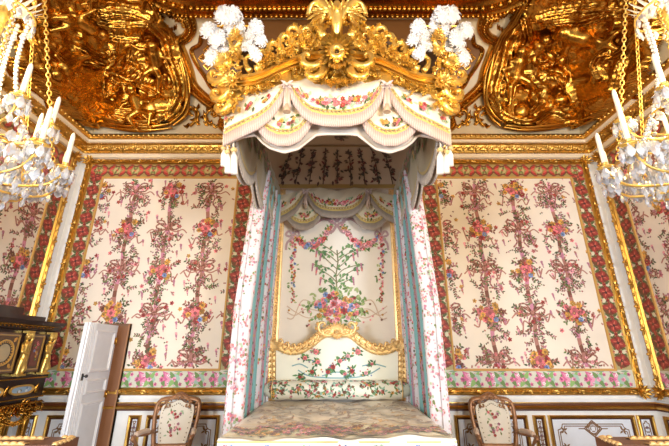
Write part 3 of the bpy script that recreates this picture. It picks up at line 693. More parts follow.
# ------------------------------------------------------------------ dado
BRG = (150, 98, 50)
def dado(M, u0, u1, panels, nm):
    m = MB()
    m.mould(M, [(u0, VB-.035), (u1, VB-.035)], [(0, 0), (0, .03), (-.02, .03), (-.02, 0)], col=WHITE)
    m.build('trim_%d' % nm, PAINT, kind='structure')
    m = MB(); zt = ZY(402, D_); zb = ZY(410.5, D_)
    m.mbox(M, u0, zb, u1, zt, 0, .03, (92, 52, 30)); m.build('trim_%d' % (nm+1), PAINT, kind='structure')
    m = MB(); d = zt-zb
    m.mould(M, [(u0, zb+d*.55), (u1, zb+d*.55)], [(-d*.35, .03), (-d*.3, .06), (-d*.05, .07), (d*.05, .05), (d*.1, .03)])
    m.mould(M, [(u0, zt), (u1, zt)], [(-d*.12, .03), (-d*.08, .045), (0, .045), (0, .03)])
    m.build('trim_%d' % (nm+2), FGOLD, kind='structure')
    pt = ZY(415, D_); pb = .2
    m = MB(); g = MB(); k = MB()
    for a, b, big in panels:
        P = [(a, pb), (b, pb), (b, pt), (a, pt)]
        g.mould(M, P, [(0, 0), (0, .03), (.012, .04), (.03, .03), (.035, .012)], True)
        m.mould(M, P, [(.035, .012), (.045, .02), (.055, .004)], True, (84, 48, 30))
        m.poly(M, [(a+.05, pb+.05), (b-.05, pb+.05), (b-.05, pt-.05), (a+.05, pt-.05)], (224, 232, 246), .006)
        LN = (128, 96, 70)
        def line(pts, wd=.006, c=LN): m.strip(M, pts, wd, c, .009)
        for off in (.11, .135) if big else (.075,):
            x0, x1, y0, y1 = a+off, b-off, pb+off, pt-off; q = .07 if big else .03
            line([(x0+q, y1), (x1-q, y1)]); line([(x0+q, y0), (x1-q, y0)]); line([(x0, y0+q), (x0, y1-q)]); line([(x1, y0+q), (x1, y1-q)])
            for cx, cy, a0 in ((x0, y0, 0), (x1, y0, PI/2), (x1, y1, PI), (x0, y1, 3*PI/2)):
                line([(cx+q*math.cos(a0+PI/2*t/5), cy+q*math.sin(a0+PI/2*t/5)) for t in range(6)])
        cx, cy = (a+b)/2, (pb+pt)/2+(.12 if big else 0)
        if big:
            for s_ in (1, .8): line([(cx-.12*s_, cy), (cx, cy+.1*s_), (cx+.12*s_, cy), (cx, cy-.1*s_), (cx-.12*s_, cy)], .007)
            for t in range(4):
                for r0 in (.035, .06): line([(cx+math.cos(t*PI/2+z)*r0, cy+math.sin(t*PI/2+z)*r0) for z in (-.6, -.2, .2, .6)], .006)
            for sd in (-1, 1): line([(cx+sd*.12, cy), (cx+sd*.2, cy)])
            for sx in (-1, 1):
                for sy in (-1, 1):
                    X, Y_ = cx+sx*((b-a)/2-.19), (pb+pt)/2+sy*((pt-pb)/2-.19)
                    for q in range(4): m.pleaf(M, X, Y_, .06, .012, q*PI/2+.6, LN, .0095)
        else:
            for q in range(6):
                y = pt-.14-q*.1
                if y < pb+.1: break
                for sd in (-1, 1): line([(cx, y), (cx+sd*.03, y-.02), (cx+sd*.035, y-.05), (cx+sd*.01, y-.075), (cx, y-.06)], .005); m.pleaf(M, cx, y-.03, .035, .008, PI/2+sd*.9, LN, .0095)
                m.ell(M, cx, y-.01, .012, .016, 0, (110, 84, 120), .01)
    m.build('trim_%d' % (nm+3), PAINT, kind='structure'); g.build('trim_%d' % (nm+4), FGOLD, kind='structure')
    k.mbox(M, u0, 0, u1, .14, 0, .03, WHITE)
    k.build('baseboard_' + {20: 'back', 30: 'left', 40: 'right'}[nm], PAINT, kind='structure')
def ux(px, py=420): return XZ(px, py, D_)[0]
bp = []
for sgn in (-1, 1):
    X = [ux(636.5), ux(653)]; s1 = sorted((sgn*X[0], sgn*X[1])); bp.append((*s1, False))
    s2 = sorted((sgn*ux(548), sgn*ux(634))); 
    if sgn > 0: bp.append((*s2, True))
    else: bp.append((-4.0, -3.3, True))
    s3 = sorted((sgn*ux(536.5), sgn*ux(545.5))); s3 = sorted((sgn*(ux(545)-.17), sgn*ux(545))); bp.append((*s3, False))
    s4 = sorted((sgn*(ux(545)-.25), sgn*1.62)); bp.append((*s4, True))
dado(MBACK, -W_, W_, bp, 20)
sp = [(D_-.28, D_-.1, False), (D_-1.75, D_-.36, True), (D_-3.3, D_-1.85, True)]
dado(MLEFT, 0, D_, sp, 30); dado(MRIGHT, -D_, 0, [(-b, -a, c) for a, b, c in sp], 40)
# ------------------------------------------------------------------ bed
BZ = .985; YF, YH = 3.15, 5.5
bed = empty('bed', (0, 4.4, 0), 'wide state bed with a carved gilt headboard, against the middle of the back wall', 'bed')
m = MB(); m.box((-.84, YF+.06, .12), (.84, 5.45, .62), (190, 160, 120)); under(bed, m, 'bed_frame', WOOD)
m = MB(); m.box((-.84, YF+.05, .62), (.84, 5.4, .93), (225, 220, 205)); under(bed, m, 'mattress', SILK)
for sx in (-1, 1):
    for y in (YF+.12, 5.38):
        m = MB(); m.lathe((sx*.82, y, 0), [(.03, 0), (.045, .03), (.03, .05), (.05, .12), (.02, .13)]); under(bed, m, 'leg', PGOLD)
# headboard
HY = 5.47
def MH(px, py, h): x, z = XZ(px, py, HY-h); return Vector((x, HY-h, z))
arch = cr([(276, 345), (288, 350.5), (300, 350), (312, 343), (322, 335), (337, 330), (352, 335), (362, 343), (374, 350), (386, 350.5), (398, 345)], 4)
m = MB()
xs = [a for a, _ in arch]; P = []
m.grid([[MH(a, b+2+(392-b-2)*t, .03+.03*math.sin(PI*t)) for a, b in arch] for t in (0, .3, .6, 1)], (238, 238, 226), True)
rnd = random.Random(21)
for x, y, s in ((316, 352, 3.6), (358, 352, 3.8), (305, 358, 3), (340, 361, 3), (348, 356, 2.6), (318, 362, 3.0), (333, 367, 3.4), (328, 372, 3), (312, 372, 2.8), (352, 371, 3.2), (366, 373, 2.8), (345, 374, 2.4), (300, 377, 2.4), (372, 364, 2.2)):
    m.flower(MH, x, y, s*.8, INK[rnd.choice(['red', 'rose', 'rose', 'pink'])], .068, rnd)
    for k in range(4): m.flower(MH, x+rnd.uniform(-7, 7), y+rnd.uniform(-4, 4), s*.32, INK[rnd.choice(['mauve', 'rose', 'blue', 'yel'])], .066, rnd, 5)
    for k in range(11): m.pleaf(MH, x+rnd.uniform(-2, 2), y+rnd.uniform(-2, 2), rnd.uniform(3.5, 6.5), 1.0, rnd.uniform(0, 6.3), (92, 140, 84) if k % 2 else (62, 108, 70), .0635)
for C in ([(298, 370), (310, 376), (337, 378), (364, 376), (380, 368)], [(292, 366), (300, 364), (308, 368)], [(362, 366), (374, 364), (386, 367)], [(322, 376), (337, 372), (352, 376)]):
    m.strip(MH, cr(C, 6), .6, (130, 170, 178), .063)
under(bed, m, 'embroidered_panel', SILK)
m = MB()
m.mould(MH, arch, [(-5.4, .0), (-5.2, .06), (-3, .10), (0, .07), (2, .095), (4, .07), (4.4, .0)], smooth=True)
for sx in (-1, 1):
    X = lambda d: 337+sx*d
    Pp = [(X(66), 345), (X(66), 394)]
    m.mould(MH, Pp, [(-5, 0), (-4.6, .06), (-2, .075), (0, .045), (2, .075), (4.6, .06), (5, 0)], smooth=True)
    for k in range(8):
        y = 348+k*5.6
        for s2 in (-1, 1): m.leaf(MH, X(66), y, PI/2+s2*.8, 5.5, 1.7, .06, .03, .8, s2*1.2)
        m.blob(MH, X(66), y+2, .09, 1.3, 1.6, .03)
    m.scroll(MH, X(67), 349, -PI/2, 11, 3.2, .07, .035, sx, 4); m.fan(MH, X(64), 346, 7, 7, .07, .03)
    for k in range(9):
        i = int(k*2+1); a, b = arch[i] if sx < 0 else arch[-1-i]
        m.scroll(MH, a, b, (-.4 if sx < 0 else PI+.4), 4.5, 2.6, .09, .02, sx, 3)
        m.leaf(MH, a, b, -PI/2+sx*.5, 5, 1.5, .07, .03, .8); m.leaf(MH, a, b+1, PI/2-sx*.3, 3.6, 1.2, .07, .03, .8)
m.fan(MH, 337, 332, 11, 9, .07, .05, -PI, 0, 1.2); m.fan(MH, 337, 334, 6, 7, .1, .04, 0, PI, 1.2); m.blob(MH, 337, 332, .13, 2.6, 3, .05)
for sx in (-1, 1): m.scroll(MH, 337+sx*3, 335, PI/2-sx*1.4, 12, 3, .08, .03, -sx, 4)
under(bed, m, 'gilt_headboard_frame', PGOLD)

# coverlet: brocade, softly rumpled, falling over the sides and the foot
def bedrump(x, y): return .012*math.sin(x*7+y*3)+.01*math.sin(y*9-x*4)+.006*math.sin(x*19+y*13)
m = MB(); nx, ny = 60, 60; hw = .945
rows = []
for j in range(ny+1):
    y = YF+(YH-.12-YF)*j/ny; row = []
    for s_ in np.linspace(-1.45, 1.45, nx+1):
        ax = abs(s_); sg = 1 if s_ > 0 else -1; fx = .94+.06*(y-3.15)/2.1
        if ax <= .93: x, z = s_, BZ+bedrump(s_, y)*min(1, (.95-ax)*6)
        else:
            d = ax-.93; x = sg*(.935+.03*min(1, d/.03)+.02*d+.012*math.sin(y*14)*min(1, d*3)); z = BZ-max(0, d-.02)
        row.append(Vector((x*fx, y, z)))
    rows.append(row)
m.grid(rows, (222, 208, 186), True)
rnd = random.Random(5)
def MBT(u, v, h): return Vector((u*(.94+.06*(v-3.15)/2.1), v, BZ+bedrump(u, v)*min(1, (.95-abs(u))*6)+h))
for k in range(170):         # tone-on-tone brocade scrolls, the browns put in as shadows
    u, v = rnd.uniform(-.86, .86), rnd.uniform(YF+.52, 5.15); a = rnd.uniform(0, 6.3)
    C = [(u, v)]
    for q in range(9): a += .45; C.append((C[-1][0]+math.cos(a)*.03, C[-1][1]+math.sin(a)*.03))
    m.strip(MBT, C, .007, rnd.choice([(150, 118, 92), (226, 214, 194), (160, 132, 104)]), .004)
    for q in range(3): m.pleaf(MBT, u, v, .09, .02, rnd.uniform(0, 6.3), rnd.choice([(148, 112, 86), (230, 220, 204), (172, 146, 116), (204, 166, 104)]), .0045)
# floral border along the foot
main_ = m; m = MB()
m.grid([[MBT(u, v, .006) for u in np.linspace(-.925, .925, 40)] for v in np.linspace(YF+.02, YF+.47, 10)], (232, 226, 198), True)
for k in range(330):
    u = -.9+k*.0055; v = YF+.24+rnd.uniform(-.19, .19)
    m.flower(MBT, u, v, rnd.uniform(.022, .036), INK[rnd.choice(['red', 'rose', 'yel', 'yel', 'brn', 'brn', 'pink'])], .016, rnd, 5)
    for q in range(3): m.pleaf(MBT, u, v, .05, .01, rnd.uniform(0, 6.3), rnd.choice([(120, 134, 74), (84, 96, 60), (150, 140, 90)]), .0145)
for v, c in ((YF+.03, (214, 184, 96)), (YF+.46, (204, 176, 106))): m.strip(MBT, [(-.93, v), (-.3, v), (.3, v), (.93, v)], .008, c, .016)
bord_ = m; cov = main_; m = main_
def MFT(u, v, h): return Vector((u*.94, YF-.001-h-.01*math.sin(u*16)*(BZ-v), v))
cov.grid([[MFT(u, z if i else BZ+bedrump(u, YF)*min(1, max(0, .95-abs(u))*6), (0, .02, .02, .03, .04, .05)[i]) for u in np.linspace(-.95, .95, 61)] for i, z in enumerate((0, BZ-.014, BZ-.03, BZ-.2, BZ-.45, .28))], (226, 228, 226), True)
cov.strip(MFT, [(-.95, BZ-.02), (0, BZ-.02), (.95, BZ-.02)], .006, (206, 186, 120), .02)
for k in range(40):
    cov.flower(MFT, -.93+k*.0475, BZ-.075+.02*math.sin(k), .024, INK[rnd.choice(['blue', 'pink', 'rose', 'ltg'])], .03, rnd, 5)
    cov.pleaf(MFT, -.93+k*.0475, BZ-.1, .05, .012, rnd.uniform(0, 6.3), (140, 170, 150), .028)
o = cov.build('coverlet', SATIN, label='rumpled beige brocade coverlet with a flowered border, spread over the bed', category='coverlet')

bord_.build('flowered_border', SILK, o)
# bolster
m = MB(); br = .115; by = 5.27; bz = BZ+br+.03
def MBO(u, v, h):        # u = x, v = angle
    a = v; r = br*(1-.5*max(0, abs(u)-.84)/.12)+h+.004*math.sin(u*25+v*3)
    return Vector((u, by-r*math.cos(a), bz+r*math.sin(a)))
m.grid([[MBO(u, 2*PI*k/20, 0) for k in range(20)] for u in np.linspace(-.94, .94, 50)], (232, 230, 216), True, True)
MB2 = lambda u, v, h: MBO(u, v/br, h)
for k in range(150):
    u, v = rnd.uniform(-.88, .88), rnd.uniform(-.08, .2)
    m.flower(MB2, u, v, rnd.uniform(.014, .024), INK[rnd.choice(['red', 'rose', 'brn', 'yel', 'pink', 'brn'])], .004, rnd, 5)
    for q in range(3): m.pleaf(MB2, u+rnd.uniform(-.03, .03), v+rnd.uniform(-.02, .02), .05, .011, rnd.uniform(0, 6.3), rnd.choice([(110, 150, 100), (72, 96, 62), (140, 180, 160)]), .003)
m.add([MBO(.9, 2*PI*k/20, .001) for k in range(20)], [tuple(range(20))], (200, 190, 170))
ob = m.build('bolster', SILK, label='white round bolster with small red and green flowers, lying below the headboard', category='bolster')
for sx in (-1, 1):
    m = MB()
    m.tube([Vector((sx*.84, by-(br+.004)*math.cos(a), bz+(br+.004)*math.sin(a))) for a in [2*PI*k/16 for k in range(17)]], .009, 5)
    m.ball((sx*.945, by, bz), .03)
    m.build('braid_cord', PGOLD, ob)

# ------------------------------------------------------------------ head cloth behind the bed
HC = 5.66
def MHC(px, py, h): x, z = XZ(px, py, HC-h); return Vector((x, HC-h, z))
hc = empty('head_cloth', (0, HC, 1.0), 'tall cream silk head cloth embroidered with garlands and a flowering tree, above the headboard', 'wall hanging')
zt, zb = ZY(170, HC), .9
m = MB(); m.grid([[Vector((x, HC-.004*math.sin(x*9), z)) for x in np.linspace(-.87, .87, 16)] for z in np.linspace(zb, zt, 8)], (232, 224, 214), True)
rnd = random.Random(33)
def fl(x, y, s, cs, n=6): m.flower(MHC, x, y, s, INK[rnd.choice(cs)], .012+rnd.random()*.003, rnd, n)
def lv(x, y, L, c=None): m.pleaf(MHC, x, y, L, L*.24, rnd.uniform(0, 6.3), c or rnd.choice([(122, 150, 88), (86, 116, 66), (160, 176, 120)]), .010)
FC = ['rose', 'red', 'pink', 'pink', 'yel', 'blue', 'rose']
for sx in (-1, 1):
    X = lambda d: 337+sx*d
    for k in range(40):      # drops of flowers at each side
        y = 234+k*1.75; fl(X(44)+rnd.uniform(-3.2, 3.2)*(1-k/70), y, 1.7*(1-k/90), FC); lv(X(44)+rnd.uniform(-4, 4), y, 3.4)
    for k in range(34):      # swag garland
        t = k/33; x = 5+t*36; y = 224+22*math.sin(t*PI*.82)**.9
        fl(X(x), y+rnd.uniform(-2.4, 2.4), 1.9+.8*math.sin(PI*t), FC); lv(X(x), y+rnd.uniform(-3, 3), 4.2); lv(X(x), y+rnd.uniform(-3, 3), 4.2)
    m.strip(MHC, [(X(44), 222), (X(44), 238)], .7, (186, 160, 160), .008)
    for C in ([(X(44), 236), (X(48), 231), (X(51), 235), (X(45), 237)], [(X(44), 236), (X(40), 231), (X(38), 235), (X(43), 237)], [(X(44), 237), (X(50), 243), (X(51), 250)]):
        m.strip(MHC, cr(C, 5), 1.1, (184, 154, 158), .014)
    for C in ([(X(0), 222), (X(5), 216), (X(8), 221), (X(1), 224)], [(X(0), 224), (X(4), 231), (X(8), 233)], [(X(5), 221), (X(14), 219), (X(22), 224)]):
        m.strip(MHC, cr(C, 5), 1.3, (172, 138, 140), .014)
    for i in range(6):       # branches of the tree
        y0 = 290-i*7; C = cr([(337, y0), (X(6+i*.6), y0-7), (X(16+4*(i % 3)), y0-12-3*(i % 2))], 5); m.strip(MHC, C, .45, (130, 124, 90), .008)
        for q in range(9):
            p = C[rnd.randrange(3, len(C))]; m.pleaf(MHC, p[0]+rnd.uniform(-2, 2), p[1]+rnd.uniform(-2, 2), 4.4, 1.1, rnd.uniform(0, 6.3), rnd.choice([(108, 146, 92), (80, 120, 78)]), .011)
        e = C[-1]
        for q in range(5): m.ell(MHC, e[0]+sx*.6*q*.4, e[1]+q*1.6, 1.3-.15*q, 1.1, 0, INK[rnd.choice(['mauve', 'mauve', 'rose'])], .012+.0003*q)
    for k in range(9):       # ribbons and shell scrolls beside the bouquet
        C = cr([(X(18), 314-k), (X(28+k), 318-k*3), (X(40+k*.6), 313+k*.8), (X(50), 306+k*2)], 5); 
        if k % 3 == 0: m.strip(MHC, C, .5, (204, 178, 158), .008)
        fl(X(26+rnd.random()*24), 304+rnd.random()*22, 1.2, ['yel', 'brn', 'pink'])
m.strip(MHC, [(337, 250), (338, 262), (336, 275), (337, 292)], .6, (120, 116, 82), .009)
for k in range(62):
    a = rnd.uniform(0, 6.3); r = rnd.random()**.6
    fl(337+r*22*math.cos(a), 307+r*15*math.sin(a), rnd.uniform(1.6, 3.2), FC)
for k in range(190):
    a = rnd.uniform(0, 6.3); r = rnd.uniform(.3, 1.3); lv(337+r*24*math.cos(a), 306+r*16*math.sin(a), 5.4)
fl(336, 303, 5, ['pink']); fl(330, 312, 4, ['rose']); fl(344, 311, 4, ['red']); fl(352, 306, 3.4, ['blue']); fl(320, 305, 3.4, ['blue']); fl(345, 300, 3, ['yel'])
under(hc, m, 'embroidered_silk', SILK)
m = MB()
for sx in (-1, 1):
    m.mould(lambda u, v, h: Vector((u, HC-h, v)), [(sx*.91, zb), (sx*.91, zt)], [(-.05, 0), (-.045, .03), (-.02, .04), (0, .025), (.02, .04), (.045, .03), (.05, 0)])
    m.beads(lambda u, v, h: Vector((u, HC-h, v)), [(sx*.91, zb), (sx*.91, zt)], .06, .02, .02, .035, stretch=1.2)
under(hc, m, 'gilt_border', PGOLD)

# ------------------------------------------------------------------ canopy
YC, XC1, XC2, SL = 2.83, .84, 1.06, .77
cx0 = (0, 4.2, 4.0)
can = empty('bed_canopy', cx0, 'carved gilt bed canopy with scalloped fringed silk valances, high over the bed', 'canopy')
def MF(px, py, h):       # front of the canopy, splayed at the corners
    a, b, c = ray(px, py); k = abs(a/b)
    Y = YC if k*YC <= XC1 else (YC-SL*XC1)/(1-SL*min(k, .9))
    Y -= h; return Vector((a/b*Y, Y, EYE+c/b*Y))
GC = (240, 230, 206)
def valance(M, sx, y0, ps, x0, root, names, matl, cols, cy0=82.0, edge=True, hs=1.0):
    """swagged valance; local layout in front-picture units scaled by ps about (337, y0)"""
    T = lambda x, y: (337+sx*(x-337)*ps if sx else x, y0+(y-cy0)*ps)
    Mt = lambda x, y, h: M(*T(x, y), h*hs)
    cream, band, frc = cols
    rnd = random.Random(int(y0)+sx)
    cl = MB(); fr = MB()
    def swag(xs, top, bot, fl_, bulge, seedf, h0=0.0, fringe=True):
        n = 30; X = [xs[0]+(xs[1]-xs[0])*i/n for i in range(n+1)]
        P = []
        for j in range(11):
            t = j/10; P.append([Mt(x, interp(x, top)+(interp(x, bot)-interp(x, top))*t, h0+bulge*math.sin(PI*min(1, t*.8+.1))+.01*math.sin(t*9+x*.25)) for x in X])
        cl.grid(P, cream, True)
        def inner(x, t, h): return (x, interp(x, top)+(interp(x, bot)-interp(x, top))*t)
        D = lambda x, d, h: Mt(x, interp(x, bot)-d, h0+bulge*.62+.014+h)
        for d, w_, c in ((2.2, 1.9, band), (6.2, .7, band)):
            cl.grid([[D(x, d+w_*s_, .002) for x in X] for s_ in (-1, 1)], c, True)
        for i in range(int((xs[1]-xs[0])/4.4)):
            x = xs[0]+2.5+i*4.4
            for q in range(4): cl.pleaf(D, x, 4.6, 2.3, .55, q*1.6+.4, (150, 132, 84), .004)
            cl.flower(D, x, 4.6, 1.0, (190, 140, 90), .005, rnd, 5)
        for x, d, s_ in seedf:
            for q in range(7): cl.pleaf(D, x+rnd.uniform(-s_, s_), d+rnd.uniform(-s_, s_)*.6, s_*1.0, s_*.24, rnd.uniform(0, 6.3), INK[rnd.choice(['grn', 'dgrn', 'ltg'])], .006)
            for q in range(5): cl.flower(D, x+rnd.uniform(-s_, s_)*.8, d+rnd.uniform(-s_, s_)*.5, s_*.38, INK[rnd.choice(fl_)], .008+.0015*q, rnd, 6)
        if fringe:
            L = 10.5
            fr.grid([[Mt(x, interp(x, bot)+L*t-.5, h0+bulge*.55+.004) for x in X] for t in (0, .5, .96)], tint(frc, .93), True)
            k = xs[0]; odd = True
            while k < xs[1]:
                b = interp(k, bot); sl = 0
                fr.tube([Mt(k, b-.6, h0+bulge*.6+.012), Mt(k, b+L*.5, h0+bulge*.6+.02), Mt(k+sl, b+L, h0+bulge*.6+.008)], [.011*ps*hs, .009*ps*hs, .012*ps*hs], 4, frc if odd else tint(frc, .86))
                k += 1.05; odd = not odd
            fr.grid([[Mt(x, interp(x, bot)+s_, h0+bulge*.6+.016) for x in X] for s_ in (-.8, .6)], band, True)
    F1 = ['rose', 'red', 'pink', 'yel', 'rose']
    return T, Mt, cl, fr, swag, F1, rnd
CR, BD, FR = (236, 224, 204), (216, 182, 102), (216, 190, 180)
def full_valance(M, y0, ps, root, cols, hs=1.0, inner=False):
    T, Mt, cl, fr, swag, F1, rnd = valance(M, 1, y0, ps, 0, root, None, None, cols, hs=hs)
    # lower small swags behind
    for sx in (-1, 1):
        c = 337+sx*53.5
        top = [(c-29, 104), (c+29, 104)]; bot = [(c-29, 112), (c-24, 122), (c-16, 131), (c-6, 135.5), (c+6, 135.5), (c+16, 131), (c+24, 122), (c+29, 112)]
        swag((c-29, c+29), top, bot, ['yel', 'rose', 'brn'], .03, [(c-4, 13, 6), (c+6, 14, 6)], -.035)
    # outer drops
    for sx in (-1, 1):
        xs = (224, 286.5) if sx < 0 else (387.5, 450)
        f = (lambda L: L) if sx < 0 else (lambda L: [(674-a, b) for a, b in L][::-1])
        swag(xs, f([(224, 99), (242, 91), (260, 88), (286.5, 80)]), f([(224, 135.5), (243, 126), (258, 119), (270, 110), (279, 98), (286.5, 86)]), ['yel', 'rose', 'red'], .03,
             [((251 if sx < 0 else 423), 17, 5.5), ((266 if sx < 0 else 408), 15, 4.5), ((229 if sx < 0 else 445), 15, 4.5)], 0)
    # centre swag
    top = [(290, 80), (310, 78), (337, 84), (364, 78), (384, 80)]
    bot = [(290, 86), (295, 96), (302, 106), (312, 113), (324, 115.8), (337, 116.3), (350, 115.8), (362, 113), (372, 106), (379, 96), (384, 86)]
    swag((290, 384), top, bot, F1, .045, [(300, 9, 4), (306, 13, 4.5), (314, 14, 5.5), (322, 14.5, 6), (330, 14.5, 6.5), (338, 14, 7), (346, 14.5, 6.5), (354, 14, 6), (362, 14, 5), (369, 13, 4.5), (375, 9, 4)], .015)
    rt = under(root, cl, 'back_valance' if inner else 'front_valance', SILK); under(rt, fr, 'fringe', SILK)
    for sx in (-1, 1):
        b = MB(); x0 = 337+sx*50
        for q in (-1, 1):
            for a_, L_ in ((-.55, 7.5), (.15, 6.5), (.75, 6.5)): b.leaf(Mt, x0, 84, a_ if q > 0 else PI-a_, L_, 1.5, .05, .03, .6, 0, (212, 190, 184))
            b.mtube(Mt, [(x0+q*.8, 86, .06), (x0+q*1.6, 96, .07), (x0+q*1.2, 108, .06)], [.012*hs*ps, .014*hs*ps, .03*hs*ps], 6, (206, 180, 168))
        b.blob(Mt, x0, 84, .09, 1.8, 1.8, .03*hs, col=(220, 198, 188))
        b.mtube(Mt, [(x0, 88, .08), (x0, 104, .08)], .012*hs*ps, 5, (200, 172, 150)); b.mtube(Mt, [(x0, 104, .08), (x0, 112, .075)], [.016*hs*ps, .036*hs*ps], 8, (190, 160, 130))
        under(root, b, 'back_bow' if inner else 'front_bow', SILK)
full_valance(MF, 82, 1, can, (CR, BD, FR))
# lining behind the scallops, seen as a pale edge
m = MB()
top = [(242, 128), (432, 128)]
botl = [(226, 144), (243, 137), (256, 135), (262, 142), (270, 148), (284, 152.5), (298, 149), (308, 141), (316, 135), (325, 134), (349, 134), (358, 135), (366, 141), (376, 149), (390, 152.5), (404, 148), (412, 142), (418, 135), (431, 137), (448, 144)]
X = np.linspace(226, 448, 80)
m.grid([[MF(x, 96+(interp(x, botl)-96)*t, -.09) for x in X] for t in np.linspace(0, 1, 6)], (212, 200, 188), True)
m.mtube(MF, [(x, interp(x, botl), -.085) for x in X], .014, 5, (222, 208, 196))
under(can, m, 'valance_lining', SILK)

# back valance at the wall
YB = 5.40
def MV(px, py, h): x, z = XZ(px, py, YB-h); return Vector((x, YB-h, z))
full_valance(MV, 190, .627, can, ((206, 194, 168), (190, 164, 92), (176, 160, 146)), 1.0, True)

# side valances
YA, YZ = 3.02, 5.42
for sx in (-1, 1):
    cl = MB(); fr = MB(); L = YZ-YA; n = 48
    def zb_(y): return 3.60-.24*abs(math.sin(PI*(y-YA)/L*3))**.6
    ys = np.linspace(YA, YZ, n+1)
    def MS(u, v, h, sx=sx): return Vector((sx*(.975-.05*(u-YA)/L-h), u, v))
    cl.grid([[MS(y, 4.12+(zb_(y)-4.12)*t, .03*math.sin(PI*t)+.008*math.sin(y*22)) for y in ys] for t in np.linspace(0, 1, 7)], (170, 156, 126), True)
    cl.grid([[MS(y, 4.12+(zb_(y)-.02-4.12)*t, -.03-.02*math.sin(PI*t)) for y in ys] for t in np.linspace(0, 1, 5)], (226, 214, 196), True)
    cl.grid([[MS(y, zb_(y)+s_, .025) for y in ys] for s_ in (.02, .055)], (186, 158, 92), True)
    rnd = random.Random(3)
    for k in range(40):
        y = rnd.uniform(YA+.1, YZ-.1); z = rnd.uniform(3.68, 3.98); MSh = lambda u, v, h: MS(u, v, h)
        cl.flower(MSh, y, z, .035, INK[rnd.choice(['rose', 'yel', 'brn', 'red'])], .045, rnd, 5)
        for q in range(3): cl.pleaf(MSh, y, z, .1, .02, rnd.uniform(0, 6.3), INK['grn'], .042)
    y = YA
    while y < YZ:
        z = zb_(y)
        for hh in (.02, -.035): fr.tube([MS(y, z+.01, hh), MS(y, z-.05, hh+.004), MS(y, z-.105, hh)], [.009, .008, .010], 4, (196, 182, 168) if int(y*40) % 2 else (168, 154, 142))
        y += .022
    sv = under(can, cl, 'side_valance', SILK); under(sv, fr, 'fringe', SILK)
# tester (ceiling of the canopy): coved border round a flat field, patterned silk
t = MB(); zl, zh = 4.10, 4.46
a = [(-1.05, 5.48), (1.05, 5.48), (1.05, 3.02), (.84, 2.86), (-.84, 2.86), (-1.05, 3.02)]
b = [(-.74, 4.72), (.74, 4.72), (.74, 3.4), (.6, 3.25), (-.6, 3.25), (-.74, 3.4)]
rings = [[Vector((p[0]+(q[0]-p[0])*s_, p[1]+(q[1]-p[1])*s_, zl+(zh-zl)*math.sin(s_*PI/2)**.8)) for p, q in zip(a, b)] for s_ in (0, .25, .5, .75, 1)]
t.grid(rings, (176, 152, 128), True, True); t.add(rings[-1], [(0, 1, 2, 3, 4, 5)], (186, 160, 132))
def MT(u, v, h):       # sloping back cove of the tester, v = 0..1
    return Vector((u*(1.05-.31*v), 5.48-.76*v-h, zl+(zh-zl)*math.sin(v*PI/2)**.8-h))
rnd = random.Random(8)
for k in range(9):
    u = -.88+k*.22
    for q in range(34):
        v = .12+rnd.random()*.75; uu = u+rnd.uniform(-.075, .075)*(1.1-v); t.pleaf(lambda a_, b_, h: MT(a_, v+(b_-v)*1.3, h), uu, v, .07, .017, rnd.uniform(0, 6.3), rnd.choice([(58, 54, 42), (92, 70, 50), (70, 40, 36), (110, 50, 44)]), .012+.0006*(q % 5))
    t.strip(MT, [(u, .08), (u+.01, .5), (u, .88)], .008, (70, 50, 40), .010)
t.strip(MT, [(-.98, .05), (0, .05), (.98, .05)], .03, (150, 120, 60), .011); t.strip(MT, [(-.98, .98), (0, .98), (.98, .98)], .03, (140, 110, 66), .011)
def MTF(u, v, h): return Vector((u, v, zh-h))
for k in range(60):
    u, v = rnd.uniform(-.6, .6), rnd.uniform(3.5, 4.6)
    for q in range(5): t.pleaf(MTF, u, v, .09, .02, rnd.uniform(0, 6.3), rnd.choice([(80, 66, 50), (120, 66, 58), (100, 84, 52)]), .008)
t.box((-1.04, 2.88, zh+.03), (1.04, 5.48, zh+.08), (120, 90, 60))
under(can, t, 'tester', SILK)

# carved gilt cornice
def line_y(px):
    d = abs(px-337); return interp(d, [(0, 50), (14, 52), (30, 54), (44, 58), (58, 64), (72, 71), (84, 75), (96, 76.5), (122, 77)])
body = MB(); X = np.linspace(217, 457, 100)
for s_ in (1,):
    prof = [(-2.0, -.02), (-2, .10), (1.5, .13), (3.5, .09), (6, .11), (8, .06), (9, .085), (11, .05), (11, -.02)]
    body.grid([[MF(x, line_y(x)+t_, h) for x in X] for t_, h in prof], (0, 0, 0), False)
    body.grid([[MF(x, line_y(x)+8+(interp(abs(x-337), [(0, 90), (30, 84), (50, 82), (70, 89), (95, 95), (113, 101)])-line_y(x)-8)*t_, .035) for x in X] for t_ in (0, .5, 1)], (0, 0, 0), True)
    body.grid([[MF(x, line_y(x)-2, h) for x in X] for h in (.10, -.14)], (0, 0, 0), False)
def zline(px): return MF(px, line_y(px), 0).z
for sx in (-1, 1):         # cornice returning along both sides to the wall
    z = MF(337+sx*112, 78, 0).z
    body.box(*( ((1.06*sx-.05, 3.05, 4.02), (1.06*sx+.05, 5.68, z))), ) if sx > 0 else body.box((-1.11, 3.05, 4.02), (-1.01, 5.68, z))
    body.box((1.08*sx-.07, 3.05, z-.06), (1.08*sx+.07, 5.68, z+.02))
body.grid([[MF(x, line_y(x)-2+t_*(96-line_y(x)), -.14) for x in X] for t_ in (0, 1)], (0, 0, 0), False)
under(can, body, 'gilt_cornice', GOLD)
o = MB(); rnd = random.Random(12)
